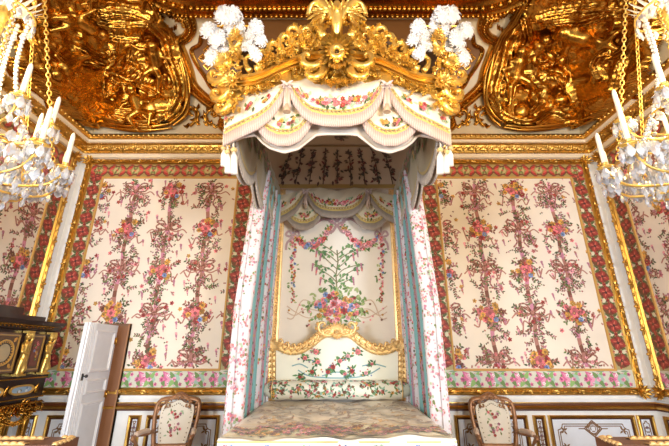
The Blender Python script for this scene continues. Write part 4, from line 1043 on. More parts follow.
for sx in (-1, 1):
    X_ = lambda d: 337+sx*d
    # gilt garland hanging under the moulding
    for k in range(150):
        d = rnd.uniform(17, 98); y = line_y(X_(d))+11+rnd.uniform(0, 9)*(1 if 22 < d < 92 else .5)*abs(math.sin((d-17)/(81)*PI*2))**.4
        if abs(d-50) < 6: continue
        if k % 3: o.leaf(MF, X_(d), y, rnd.uniform(0, 6.3), rnd.uniform(3, 5), rnd.uniform(1, 1.6), .05, .03, .8, rnd.uniform(-1, 1))
        else: o.fan(MF, X_(d), y, rnd.uniform(2.2, 3), 6, .06, .025, rnd.random(), 6.3+rnd.random())
    # beaded edges
    o.beads(MF, [(X_(d), line_y(X_(d))+.5) for d in range(20, 114, 3)], 1.7, .75, .02, .13)
    o.beads(MF, [(X_(d), line_y(X_(d))+9) for d in range(20, 114, 3)], 2.0, .85, .018, .085)
    # flowering scrolls above the moulding
    for d, yo, sz, ang in ((24, -4, 16, -2.4), (34, -5, 15, -2.6), (46, -6, 17, -2.5), (58, -6, 16, -2.7), (70, -5, 15, -2.8), (82, -5, 13, -2.9)):
        o.scroll(MF, X_(d), line_y(X_(d))+yo, ang if sx > 0 else PI-ang, sz, 3.0, .06, .04, sx, 4)
        o.scroll(MF, X_(d)+sx*4, line_y(X_(d))+yo+2, -.7 if sx > 0 else PI+.7, sz*.7, 2.6, .08, .03, -sx, 3)
    for k in range(90):
        d = rnd.uniform(20, 76); y = line_y(X_(d))-3-rnd.random()*interp(d, [(20, 22), (36, 22), (50, 14), (76, 9)])
        if k % 3 == 0: o.fan(MF, X_(d), y, rnd.uniform(2.4, 4.2), 7, .07+rnd.random()*.05, .03, rnd.random(), 6.3+rnd.random())
        elif k % 3 == 1: o.blob(MF, X_(d), y, .1, 1.6, 1.6, .04)
        else: o.leaf(MF, X_(d), y, rnd.uniform(0, 6.3), rnd.uniform(4, 8), rnd.uniform(1.2, 2.2), .06, .04, 1, rnd.uniform(-2, 2))
    # corner console with big acanthus
    for y, sz, a in ((62, 13, 2.6), (74, 14, 2.2), (88, 13, 1.9), (100, 11, 1.7)):
        o.scroll(MF, X_(106), y, a if sx < 0 else PI-a, sz, 3, .08, .05, -sx, 5)
    for k in range(60):
        y = rnd.uniform(54, 110); d = rnd.uniform(98, 117)-max(0, y-98)*.1
        o.leaf(MF, X_(d), y, rnd.uniform(0, 6.3), rnd.uniform(5, 9), rnd.uniform(1.5, 2.6), .07, .05, 1.2, rnd.uniform(-1.6, 1.6))
    o.fan(MF, X_(112), 62, 11, 9, .12, .05, PI if sx < 0 else -PI/2, (1.5*PI if sx < 0 else 0)+.6, 1.3)
    o.fan(MF, X_(106), 80, 9, 12, .13, .04); o.blob(MF, X_(106), 80, .17, 3, 3, .05)
under(can, o, 'cornice_carving', GOLD)
# shell mask in the centre
s = MB()
s.fan(MF, 337, 50, 19, 20, .14, .07, 0, 2*PI, 1.25, curl=1.3); s.fan(MF, 337, 50, 12.5, 16, .2, .05, .1, 2*PI+.1, 1.25, curl=1.2)
ringp = [(337+5.2*math.cos(a), 52+5.2*math.sin(a), .27) for a in [2*PI*k/20 for k in range(21)]]
s.mtube(MF, ringp, .028, 6); s.blob(MF, 337, 60, .27, 4, 3.4, .05); s.fan(MF, 337, 63, 7, 7, .24, .03, .3, PI-.3, 1.2)
for sx in (-1, 1):
    for y, a, sz in ((38, -2.3, 14), (60, 2.4, 15), (68, 2.0, 12)): s.scroll(MF, 337+sx*12, y, a if sx < 0 else PI-a, sz, 3, .13, .045, -sx, 4)
for k in range(70):
    a = rnd.uniform(.15, PI-.15); r = rnd.uniform(.75, 1.0); x, y = 337+26*r*math.cos(a), 66+19*r*math.sin(a)
    if k % 2: s.fan(MF, x, y, 3, 6, .1, .03, a, a+6.3)
    else: s.leaf(MF, x, y, rnd.uniform(0, 6.3), 5, 1.5, .1, .04, .8)
for k in range(50): s.leaf(MF, 337+rnd.uniform(-22, 22), 66+rnd.uniform(-6, 14), rnd.uniform(.2, 2.9), 6, 2, .07, .04, .8, rnd.uniform(-1, 1))
under(can, s, 'shell_crest', GOLD)
s = MB(); s.blob(MF, 337, 52, .245, 3.6, 3.8, .02, col=(30, 16, 8)); under(can, s, 'shell_hole_shade', DWOOD, label='dark blob standing in for the shaded hole of the shell')  # solid dark blob painting the shade inside the shell's hole
# eagle with raised wings
def eagle():
    P = [((337, 25, .2), (337, 16, .22), .055, .06), ((337, 16, .22), (337, 7, .26), .045, .035), ((337, 5, .27), (337, 5, .27), .042, .042), ((337, 5.5, .3), (338, 8, .34), .022, .01), ((337, 26, .2), (337, 33, .18), .05, .035)]
    return figure(MF, can, 'eagle_body', P, .014, matl=GOLD)
eagle()
s = MB()
for sx in (-1, 1):
    for row in range(4):
        n = 9-row
        for k in range(n):
            t = k/(n-1); a = -1.75+t*2.55      # fans from straight up to down and out
            x0, y0 = 337+sx*(7+10*t-row*1.2), 12+t*6-4*math.sin(t*PI)
            s.leaf(MF, x0, y0, a if sx > 0 else PI-a, 17-row*3.4, 2.0, .12+.035*row, .03, .5, sx*.5)
    s.mtube(MF, cr([(337+sx*4, 20, .2), (337+sx*9, 9, .22), (337+sx*17, 2, .2), (337+sx*25, 5, .16), (337+sx*29, 15, .12)], 5), [.035]*6+[.03]*6+[.024]*9, 7)
    for k in range(12): s.leaf(MF, 337+sx*rnd.uniform(4, 26), rnd.uniform(18, 34), rnd.uniform(0, 6.3), 7, 2, .1, .05, 1)
s.box((-.06, 2.9, 3.9), (.06, 3.05, MF(337, 20, 0).z))
under(can, s, 'eagle_wings', GOLD)
# little crown over the eagle
s = MB(); 
s.mtube(MF, [(337+8*math.cos(a), -4+1.5*math.sin(a), .22) for a in [2*PI*k/16 for k in range(17)]], .02, 6)
for k in range(5): s.mtube(MF, cr([(337-8+4*k, -4, .25), (337-9+4.5*k, -10, .26), (337, -15, .24)], 5), .014, 5)
s.blob(MF, 337, -17, .24, 2.4, 2.4, .04)
under(can, s, 'crown', GOLD)
# tassels at the front corners
for sx in (-1, 1):
    for q, (x, y0_, y1_) in enumerate(((228, 150, 173), (234, 148, 174), (224, 146, 166))):
        tt = MB(); X = x if sx < 0 else 674-x
        tt.mtube(MF, [(X, y0_-16, -.04), (X+sx*(.5), y0_, -.03)], .010, 5, (214, 200, 180))
        tt.mtube(MF, [(X, y0_, -.03), (X, y0_+2, -.03), (X, y0_+4, -.03)], [.018, .032, .02], 8, (214, 180, 120))
        for k in range(9):
            a = 2*PI*k/9; tt.mtube(MF, [(X, y0_+4, -.03), (X+1.8*math.cos(a), y0_+9, -.03+.02*math.sin(a)), (X+2.3*math.cos(a), y1_, -.03+.03*math.sin(a))], [.010, .015, .013], 5, (238, 230, 222))
        under(can, tt, 'tassel', SILK)

# plumes of ostrich feathers in gilt vases on the corners
def plume(sx):
    base = MF(337+sx*102, 52, .02)
    root = empty('feather_plume', tuple(base), 'white ostrich plume in a gilt vase on the %s front corner of the bed canopy' % ('left' if sx < 0 else 'right'), 'plume', 'ostrich plumes on the canopy')
    X = lambda d: 337+sx*d
    v = MB()
    for d, y, r in ((102, 54, 4.5), (102, 50, 3.0), (102, 44, 3.4), (102, 38, 5.4), (102, 35, 6.0)): v.blob(MF, X(d), y, .08, r, 2.4, r*.011)
    v.fan(MF, X(102), 40, 9, 7, .12, .03, -PI, 0, 1.2); v.fan(MF, X(102), 33, 6, 9, .14, .03); v.fan(MF, X(102), 50, 7, 7, .12, .03, 0, PI)
    for q in (-1, 1): v.scroll(MF, X(102)+q*4, 50, -PI/2-q*1.2, 10, 3, .1, .03, q, 3)
    under(root, v, 'vase', GOLD)
    rnd = random.Random(40+sx)
    for (x0, y0, x1, y1, x2, y2, r) in ((100, 46, 97, 26, 104, 12, 6.2), (104, 46, 108, 28, 113, 12, 6.0), (106, 46, 118, 34, 128, 27, 5.2), (98, 46, 88, 34, 82, 24, 5.0),
                                        (106, 50, 120, 48, 125, 54, 5.2), (108, 44, 118, 40, 118, 36, 6.2), (96, 46, 84, 40, 78, 36, 4.6), (98, 50, 88, 46, 84, 50, 4.6)):
        f = MB()
        C = cr([(X(x0), y0, .02), (X(x1), y1, .04), (X(x2), y2, .1), (X(x2)+(2.5 if (x2-102)*sx > 0 else -2.5), y2+5, .16)], 6)
        n = len(C); f.mtube(MF, C, .008, 5)
        for i in range(2, n):
            t_ = i/(n-1); w_ = r*(.65+.6*t_)
            f.blob(MF, C[i][0], C[i][1], C[i][2], w_*.72, w_*.72, .05, rnd.random(), nl=6, nm=10)
            for k in range(14):
                a = rnd.random()*6.3; q_ = rnd.uniform(.45, .85); px_, py_, h_ = C[i]; px_ += math.cos(a)*w_*q_; py_ += math.sin(a)*w_*q_
                f.blob(MF, px_, py_, h_+rnd.uniform(-.02, .04), w_*rnd.uniform(.2, .34), w_*rnd.uniform(.12, .2), .022, a+rnd.uniform(-.5, .5), nl=4, nm=6)
            for k in range(12):
                a = rnd.random()*6.3; px_, py_, h_ = C[i]; r2 = w_*rnd.uniform(1.0, 1.3)
                f.mtube(MF, [(px_+math.cos(a)*w_*.5, py_+math.sin(a)*w_*.5, h_+.02), (px_+math.cos(a)*r2*.85, py_+math.sin(a)*r2*.85, h_+.03), (px_+math.cos(a+.3)*r2, py_+math.sin(a+.3)*r2+.6, h_+.02)], [.010, .006, .001], 3)
        under(root, f, 'ostrich_feather', FEATH)
plume(-1); plume(1)

# ------------------------------------------------------------------ bed curtains
def curtain(sx):
    root = empty('bed_curtain', (sx*1.02, 4.6, .2), 'gathered floral silk curtain with turquoise lining, on the %s side of the bed' % ('left' if sx < 0 else 'right'), 'curtain', 'bed curtains')
    # folds run from front (outer) to back (inner); stripes and lining, mauve and grey bands also painting in fold shade
    def P(s, z):         # s 0..1 along the gathered width
        t = (3.85-z)/3.6
        y = 4.0+(5.42-4.0)*s+.28*(1-min(1, t/.5))*(1-s)
        amp = .07+.022*math.sin(s*9+1)
        fold = math.sin(s*PI*15+.7*math.sin(s*11+z*.25))
        x = 1.02-.08*s+.08*t*s+.01*t+amp*fold-.05*(1-min(1, t/.5))*(1-s)
        return Vector((sx*x, y+.03*math.cos(s*PI*15)+.02*t, z))
    ns, nz = 240, 26; zs = [3.85-3.6*j/nz for j in range(nz+1)]
    bands = [('o', 0, .09), ('b', .09, .15), ('m', .15, .19), ('l', .19, .25), ('g', .25, .265), ('o', .265, .34), ('b', .34, .40), ('m', .40, .44), ('g', .44, .46), ('l', .46, .56), ('m', .56, .60), ('o', .60, .68), ('b', .68, .74), ('l', .74, .80), ('m', .80, .84), ('o', .84, .92), ('b', .92, .96), ('g', .96, .975), ('o', .975, 1.0)]
    cc = dict(o=(208, 202, 208), b=(168, 128, 146), l=(120, 172, 176), g=(200, 164, 96), m=(150, 148, 166))
    def cf(i, j):
        s = i/ns
        for k, a, b_ in bands:
            if s < b_: return cc[k]
        return cc['o']
    silk, lining = MB(), MB()
    for k, a, b_ in bands:
        i0, i1 = round(a*ns), round(b_*ns)
        tgt = lining if k == 'l' else silk
        tgt.grid([[P(i/ns, z) for z in zs] for i in range(i0, i1+1)], cc[k], True)
    rnd = random.Random(60+sx)
    def MCu(s, z, h):
        p = P(s, z); q = P(s+.002, z)-P(s-.002, z); n = Vector((-q.y, q.x, 0))
        if n.length: n.normalize()
        if n.dot(Vector((-p.x, -p.y, 0))) < 0: n = -n
        return p+n*h
    for k, a, b_ in bands:
        if k == 'l' or k == 'g': continue
        w_ = b_-a
        for q in range(int(w_*4200)):
            s, z = a+rnd.random()*w_, rnd.uniform(.5, 3.8); sc_ = rnd.uniform(.3, .7)
            cs = ['rose', 'mauve', 'ltg', 'pink', 'taupe', 'grn', 'pink', 'mauve'] if k == 'o' else ['red', 'rose', 'dgrn', 'brn', 'dgrn', 'yel']
            for e in range(3):
                for hh in (.004, -.004): silk.ell(MCu, s+rnd.uniform(-.006, .006), z+rnd.uniform(-.03, .03), .0048*sc_, .026*sc_, 0, INK[rnd.choice(cs)], hh, 5)
    under(root, silk, 'floral_silk', SILK); under(root, lining, 'turquoise_lining', SILK)
    # looped upper drapery tied back into the canopy
curtain(-1); curtain(1)
# ------------------------------------------------------------------ open white door at the left
DX0, DX1 = -3.235, -3.06
dr = bpy.data.objects.new('door_1', None); COL.objects.link(dr); dr.location = (DX0, D_, 0); dr['kind'] = 'structure'
def MD(u, v, h): return Vector((DX0+h, D_-.055-u, v))     # leaf swung into the room; u = distance from the hinge
LW, LH = .70, 1.965
DW = (228, 232, 240)
m = MB(); m.mbox(MD, 0, .02, LW, LH, -.045, 0, DW)
for y0, y1 in ((.08, .98), (1.08, 1.26), (1.34, 1.88)):
    m.mould(MD, [(.05, y0), (.50, y0), (.50, y1), (.05, y1)], [(0, 0), (.006, .016), (.02, .02), (.028, .006), (.034, .004), (.04, .010), (.045, .0)], True, (236, 238, 244))
for u in (.535, .56, .60, .635, .67):
    m.mould(MD, [(u, .02), (u, LH)], [(-.010, 0), (-.006, .018), (.006, .018), (.010, 0)], False, (236, 238, 244))
leaf_ = under(dr, m, 'door_leaf', PAINT)
m = MB(); m.mbox(MD, .60, 1.26, .64, 1.34, .016, .024, (60, 60, 66)); m.tube([MD(.62, 1.31, .02), MD(.62, 1.31, .06)], .008, 8, (50, 50, 50)); m.ball(MD(.62, 1.31, .07), .02, (50, 50, 54))
under(leaf_, m, 'door_handle', PAINT)
for z in (.35, 1.05, 1.75):
    m = MB(); m.tube([MD(.0, z-.05, .012), MD(.0, z+.05, .012)], .012, 8); m.mbox(MD, .0, z-.045, .035, z+.045, 0, .006); under(leaf_, m, 'hinge', FGOLD)
m = MB(); m.box((DX0-.05, D_-.05, 0), (DX0+.0, D_-.002, LH), (120, 80, 52)); m.box((DX0, D_-.055, 0), (DX1, D_-.002, LH+.01), (128, 84, 52)); m.box((DX1-.02, D_-.07, 0), (DX1, D_-.002, LH+.02), (150, 104, 66))
m.box((DX0-.62, D_-.06, LH), (DX1, D_-.002, LH+.03), (116, 84, 62))
under(dr, m, 'door_frame', PAINT)

# ------------------------------------------------------------------ jewel cabinet by the left wall
CX = -3.92; CY1, CY0 = 5.38, 3.35
cab = empty('jewel_cabinet', (CX-.2, 4.3, 0), 'dark mahogany jewel cabinet with gilt caryatids and enamel plaques, against the left wall', 'cabinet')
def MK(u, v, h): return Vector((CX+h, u, v))
def zk(py, Y=5.2): 
    return EYE+ray(63, py)[2]/ray(63, py)[1]*Y
ZTOP = 1.98
m = MB()
m.box((CX-.39, CY0, 1.30), (CX-.03, CY1, 1.86)); m.box((CX-.40, CY0-.02, 1.30-.03), (CX, CY1+.02, 1.33)); m.box((CX-.40, CY0, 1.04), (CX-.01, CY1, 1.28))
m.box((CX-.40, CY0, .9), (CX-.05, CY1, 1.04))
m.box((CX-.4, CY0, .12), (CX-.02, CY1, .2))
under(cab, m, 'carcass', DWOOD)
m = MB()
m.mould(MK, [(CY0-.03, ZTOP-.06), (CY1+.03, ZTOP-.06)], [(-.06, -.02), (-.05, .01), (-.01, .03), (.01, .06), (.04, .07), (.06, .08), (.06, -.39)])
m.box((CX-.38, CY0+.3, ZTOP), (CX-.1, CY1-.15, ZTOP+.07)); m.box((CX-.36, CY0+.5, ZTOP+.07), (CX-.14, CY1-.5, ZTOP+.16))
under(cab, m, 'top_moulding', DWOOD)
m = MB()
for k in range(34):
    y = CY0+.04+k*.055; m.fan(MK, y, ZTOP-.07, .026, 5, .035, .012, 0, PI, 1.2); m.blob(MK, y+.027, ZTOP-.085, .03, .008, .008, .01)
under(cab, m, 'gilt_frieze', OGOLD)
# posts carried by caryatids, with panels between
carys = [5.26, 4.86, 4.30, 3.76]
for i, y in enumerate(carys):
    P = [((y, 1.78, .02), (y, 1.78, .025), .036, .036), ((y, 1.74, .01), (y, 1.68, .02), .018, .022), ((y, 1.68, .02), (y, 1.57, .02), .048, .036), ((y, 1.57, .02), (y+.01, 1.50, .02), .036, .046),
         ((y, 1.5, .02), (y+.03, 1.40, .05), .044, .030), ((y+.03, 1.4, .05), (y, 1.33, .02), .03, .024), ((y-.01, 1.5, .02), (y-.03, 1.34, .02), .04, .026),
         ((y-.045, 1.68, .02), (y-.07, 1.60, .05), .02, .016), ((y-.07, 1.6, .05), (y-.02, 1.58, .08), .016, .013), ((y+.045, 1.68, .02), (y+.06, 1.76, .04), .02, .016), ((y+.06, 1.76, .04), (y+.03, 1.82, .04), .016, .013)]
    f = figure(MK, cab, 'caryatid', P, .009, matl=GOLD)
    m = MB(); m.mbox(MK, y-.06, 1.32, y+.06, 1.345, -.02, .07); under(cab, m, 'pedestal', GOLD); m = MB(); m.mbox(MK, y-.05, 1.825, y+.05, 1.85, -.02, .06)
    for k in range(5): m.leaf(MK, y-.05+.025*k, 1.83, -PI/2, .05, .012, .05, .01, .4)
    under(cab, m, 'capital', GOLD)
for i, (a, b) in enumerate(((4.93, 5.19), (4.37, 4.79), (3.83, 4.23))):
    p = MB(); p.mbox(MK, a, 1.36, b, 1.82, -.03, -.005, (96, 70, 50)); 
    p.mould(MK, [(a+.02, 1.38), (b-.02, 1.38), (b-.02, 1.80), (a+.02, 1.80)], [(0, -.005), (.006, .012), (.016, .012), (.02, -.002)], True, (170, 130, 60))
    c = (a+b)/2; sc_ = min(b-a, .46)
    if i == 0:
        p.mbox(MK, c-.06, 1.43, c+.06, 1.75, -.003, .004, (112, 56, 48))
        for k in range(14): p.flower(MK, c+R.uniform(-.04, .04), R.uniform(1.46, 1.72), .018, INK[R.choice(['rose', 'yel', 'blue', 'grn'])], .006, R, 5)
    else:
        p.ell(MK, c, 1.59, .15, .16, 0, (60, 50, 44), .002, 24); p.ell(MK, c, 1.59, .09, .1, 0, (176, 160, 130), .004, 20)
        p.mtube(MK, [(c+.13*math.cos(t), 1.59+.14*math.sin(t), .008) for t in [2*PI*k/24 for k in range(25)]], .012, 6, (196, 150, 70))
        p.beads(MK, [(c+.11*math.cos(t), 1.59+.12*math.sin(t)) for t in [2*PI*k/24 for k in range(25)]], .03, .008, .008, .006, col=(200, 150, 70))
        for sx in (-1, 1):
            for sy in (-1, 1): p.leaf(MK, c+sx*.15, 1.59+sy*.17, math.atan2(-sy, -sx), .07, .02, .0, .012, .4, 0, (190, 140, 64))
    under(cab, p, 'cabinet_door', BROC)
for i, (a, b) in enumerate(((4.82, 5.18), (4.36, 4.72), (3.86, 4.26))):
    c = (a+b)/2; w2 = (b-a)/2; p = MB()
    prof = [(c+w2*math.copysign(abs(math.cos(t))**.6, math.cos(t)), 1.155+.055*math.sin(t)) for t in [2*PI*k/28 for k in range(28)]]
    p.mould(MK, prof, [(0, -.01), (-.004, .02), (.012, .02), (.02, .006)], True, (190, 150, 80)); p.poly(MK, [(c+(x-c)*.9, 1.155+(z-1.155)*.75) for x, z in prof], (150, 178, 204), .006)
    for k in range(6): p.ell(MK, c+R.uniform(-.1, .1), 1.155+R.uniform(-.02, .02), .022, .016, 0, R.choice([(214, 222, 232), (110, 140, 180), (120, 116, 90)]), .008)
    under(cab, p, 'enamel_plaque', PAINT)
m = MB()
for y in (5.24, 4.77, 4.29, 3.81):
    m.leaf(MK, y, 1.10, PI/2, .11, .022, .0, .02, .4)
for yy in (1.285, 1.05, .93):
    m.mould(MK, [(CY0, yy), (CY1, yy)], [(-.01, -.02), (-.007, .015), (.007, .015), (.01, -.02)])
k = 0; y = CY0+.05
while y < CY1-.05:
    m.scroll(MK, y, .99, (k % 2)*PI, .09, 3, .0, .012, 1 if k % 2 else -1, 3); m.leaf(MK, y, .97, R.uniform(0, 6), .07, .02, -.02, .02, .7); y += .05; k += 1
under(cab, m, 'gilt_scroll_band', OGOLD)
m = MB()
for i, y in enumerate((5.26, 4.74, 4.22, 3.71)):
    nxt = (4.74, 4.22, 3.71, 3.2)[i]
    if nxt > CY0:
        m = MB(); C = [(y+(nxt-y)*t, .90-.12*math.sin(PI*t), .0) for t in np.linspace(0, 1, 18)]
        for p_ in C: m.fan(MK, p_[0], p_[1], .03, 6, 0, .025, R.random(), 6.3+R.random()); m.blob(MK, p_[0], p_[1], .02, .016, .016, .02)
        c = (y+nxt)/2; m.fan(MK, c, .90, .055, 9, .01, .03); under(cab, m, 'gilt_garland', OGOLD)
for y in (5.26, 4.74, 4.22, 3.71):
    for dx in (-.06, -.33):
        m = MB(); m.lathe((CX+dx, y, 0), [(.03, 0), (.035, .12), (.03, .14), (.028, .2), (.02, .3), (.03, .5), (.045, .72), (.05, .78), (.03, .82), (.05, .86), (.055, .9)], 10)
        under(cab, m, 'cabinet_leg', OGOLD)

# ------------------------------------------------------------------ armchairs
def armchair(loc, rz, label):
    root = empty('armchair', (0, 0, 0), label, 'armchair', 'gilt armchairs against the back wall')
    th = .20
    def MBk(u, v, h): return Vector((u, .27+v*math.sin(th)*.9-h*math.cos(th)+.10*u*u*-1.2, .40+v*math.cos(th)-h*math.sin(th)))    # back plane, v up
    outl = cr([(-.20, .12), (-.235, .30), (-.25, .52), (-.215, .60), (-.10, .62), (0, .665), (.10, .62), (.215, .60), (.25, .52), (.235, .30), (.20, .12)], 3)
    m = MB(); m.mould(MBk, outl, [(.0, -.02), (0, .02), (.012, .035), (.03, .03), (.042, .02), (.042, -.02), (0, -.02)], True, smooth=True)
    m.fan(MBk, 0, .655, .06, 7, .03, .02, -.2, PI+.2, 1.2); m.blob(MBk, 0, .645, .05, .02, .02, .02)
    for sx in (-1, 1): m.scroll(MBk, sx*.03, .635, PI/2-sx*1.4, .09, 3, .03, .012, -sx, 3); m.leaf(MBk, sx*.235, .55, -PI/2, .09, .018, .02, .015, .5); m.blob(MBk, sx*.235, .585, .03, .018, .022, .02)
    for k in range(0, len(outl), 2): m.blob(MBk, outl[k][0]*.93, outl[k][1]-.006, .034, .011, .011, .012)
    m.build('backrest_frame', WOOD, root)
    up = MB(); inn = [(x*.80, .13+(y-.13)*.88+.01) for x, y in outl]; c = (0, .35)
    up.grid([[MBk(c[0]+(x-c[0])*s, c[1]+(y-c[1])*s, .012+.03*(1-s*s)) for x, y in inn] for s in (1.04, .8, .55, .3, .02)], (226, 220, 208), True, True)
    up.grid([[MBk(c[0]+(x-c[0])*s, c[1]+(y-c[1])*s, -.03) for x, y in inn] for s in (1.04, .02)], (150, 110, 90), True, True)
    rnd = random.Random(4)
    hh = lambda u, v: .016+.03*(1-min(1, (u/.19)**2+((v-.35)/.24)**2))
    MU = lambda u, v, h: MBk(u, v, hh(u, v)+h)
    for k in range(44):
        x, y = inn[int(k/44*len(inn))]; s = .88; up.ell(MU, c[0]+(x-c[0])*s, c[1]+(y-c[1])*s, .010, .007, k, [(130, 120, 100), (150, 140, 120)][k % 2], .003, 5)
    for k in range(22): up.pleaf(MU, rnd.uniform(-.09, .09), rnd.uniform(.22, .5), .045, .010, rnd.uniform(0, 6.3), INK[rnd.choice(['grn', 'ltg', 'grn'])], .003)
    for k in range(15): up.flower(MU, rnd.uniform(-.07, .08), rnd.uniform(.2, .34) if k < 9 else rnd.uniform(.34, .5), .019, INK[rnd.choice(['rose', 'mauve', 'pink', 'red'])], .005, rnd, 6)
    up.build('back_upholstery', SILK, root)
    s = MB(); P = []
    sh = cr([(-.24, .22), (-.30, -.05), (-.31, -.22), (-.2, -.29), (0, -.32), (.2, -.29), (.31, -.22), (.30, -.05), (.24, .22)], 3)
    s.grid([[Vector((x*q, y*q-.02*(1-q), z)) for x, y in sh] for q, z in ((1, .36), (1.02, .40), (.98, .44), (.8, .465), (.4, .475), (.02, .478))], (168, 128, 108), True, True)
    for k in range(40): s.flower(lambda u, v, h: Vector((u, v, .476+h-.04*max(0, abs(u)-.2))), rnd.uniform(-.2, .2), rnd.uniform(-.2, .16), .02, INK[rnd.choice(['rose', 'taupe', 'mauve', 'brn'])], .002, rnd, 5)
    s.build('seat', BROC, root)
    s = MB(); s.grid([[Vector((x*q, y*q, z)) for x, y in sh] for q, z in ((.98, .37), (1.04, .36), (1.03, .31), (.95, .295), (.5, .3))], (0, 0, 0), True, True); s.build('seat_rail', WOOD, root)
    for sx in (-1, 1):
        a = MB(); C = cr([(sx*.235, .28, .66), (sx*.29, .12, .655), (sx*.325, -.04, .665), (sx*.325, -.12, .655), (sx*.30, -.09, .60), (sx*.28, -.04, .52), (sx*.29, -.06, .40)], 5)
        a.tube(C, [.02+.006*math.sin(i*.5) for i in range(len(C))], 8); a.ball((sx*.325, -.13, .65), (.028, .028, .026)); ar_ = a.build('armrest', WOOD, root)
        p = MB(); C = cr([(sx*.262, .20, .675), (sx*.295, .10, .688), (sx*.318, -.01, .688), (sx*.325, -.06, .678)], 4); p.tube(C, [.016]+[.03]*(len(C)-2)+[.016], 8, (206, 180, 160)); p.build('arm_pad', BROC, ar_)
        for y, rear in ((-.24, False), (.22, True)):
            l = MB(); x = sx*(.24 if rear else .27)
            C = cr([(x, y, .34), (x*1.04, y-(.02 if not rear else -.02), .24), (x*.98, y+(.0 if not rear else .03), .1), (x*1.05, y-(.03 if not rear else -.06), .02)], 5)
            l.tube(C, [.034-.018*i/len(C) for i in range(len(C))], 8); l.ball((x*1.05, y-(.03 if not rear else -.06), .02), .02); l.build('leg', WOOD, root)
    root.location = loc; root.rotation_euler = (0, 0, rz)
    return root
def copy_tree(o, parent=None):
    c = o.copy(); COL.objects.link(c)
    if parent: c.parent = parent
    for ch in list(o.children): copy_tree(ch, c)
    return c
ch = armchair((-2.04, 4.98, 0), .10, 'gilt armchair with a white flowered oval back, between the open door and the bed')
c2 = copy_tree(ch); c2.location = (1.99, 4.98, 0); c2.rotation_euler = (0, 0, -.08); c2['label'] = 'gilt armchair with a white flowered oval back, right of the bed'

# ------------------------------------------------------------------ balustrade pieces across the front
def balustrade(sx, label, rope_off):
    x0, x1 = 1.93, W_-.06; yf, yb, zt = 2.86, 3.13, 1.0
    root = empty('balustrade', (sx*3.1, 3.0, 0), label, 'balustrade', 'gilt balustrade before the bed')
    X = lambda a: sx*a
    m = MB(); a, b = sorted((X(x0), X(x1)))
    m.box((a, yf, zt-.06), (b, yb, zt)); m.box((a+.02, yf+.03, zt-.1), (b-.02, yb-.03, zt-.06))
    under(root, m, 'handrail', RAILW)
    MT_ = lambda u, v, h: Vector((X(u), v, zt+h))
    m = MB()
    for v in ((yb-.065, yf+.03)):
        m.beads(MT_, [(x0+.22, v), (x1-.03, v)], .05, .018, .014, .006, stretch=1.6); m.mould(MT_, [(x0+.2, v), (x1-.03, v)], [(-.026, 0), (-.022, .006), (.022, .006), (.026, 0)])
    m.beads(MT_, [(x0+.012, yf+.02), (x0+.012, yb-.09), (x0+.03, yb-.02), (x0+.12, yb-.014)], .04, .022, .016, .0, stretch=1.2)
    m.mould(MT_, [(x0+.0, yf), (x0, yb), (x1, yb)], [(0, -.05), (-.012, -.04), (-.012, -.015), (0, -.005)])
    under(root, m, 'gilt_moulding', PGOLD)
    m = MB(); m.box((a, yf+.02, 0), (b, yb-.02, .14)); under(root, m, 'plinth', RAILW)
    for k in range(11):
        x = x0+.12+k*.235
        m = MB(); m.lathe((X(x), 3.0, .14), [(.05, 0), (.05, .03), (.03, .05), (.035, .08), (.065, .22), (.07, .3), (.045, .44), (.025, .54), (.03, .6), (.045, .64), (.03, .68), (.05, .72), (.055, .76)], 10)
        under(root, m, 'baluster', GOLD)
balustrade(-1, 'brown topped gilt balustrade at the lower left, in front of the cabinet', 0)
balustrade(1, 'brown topped gilt balustrade at the lower right, in front of the panelled wall', 0)

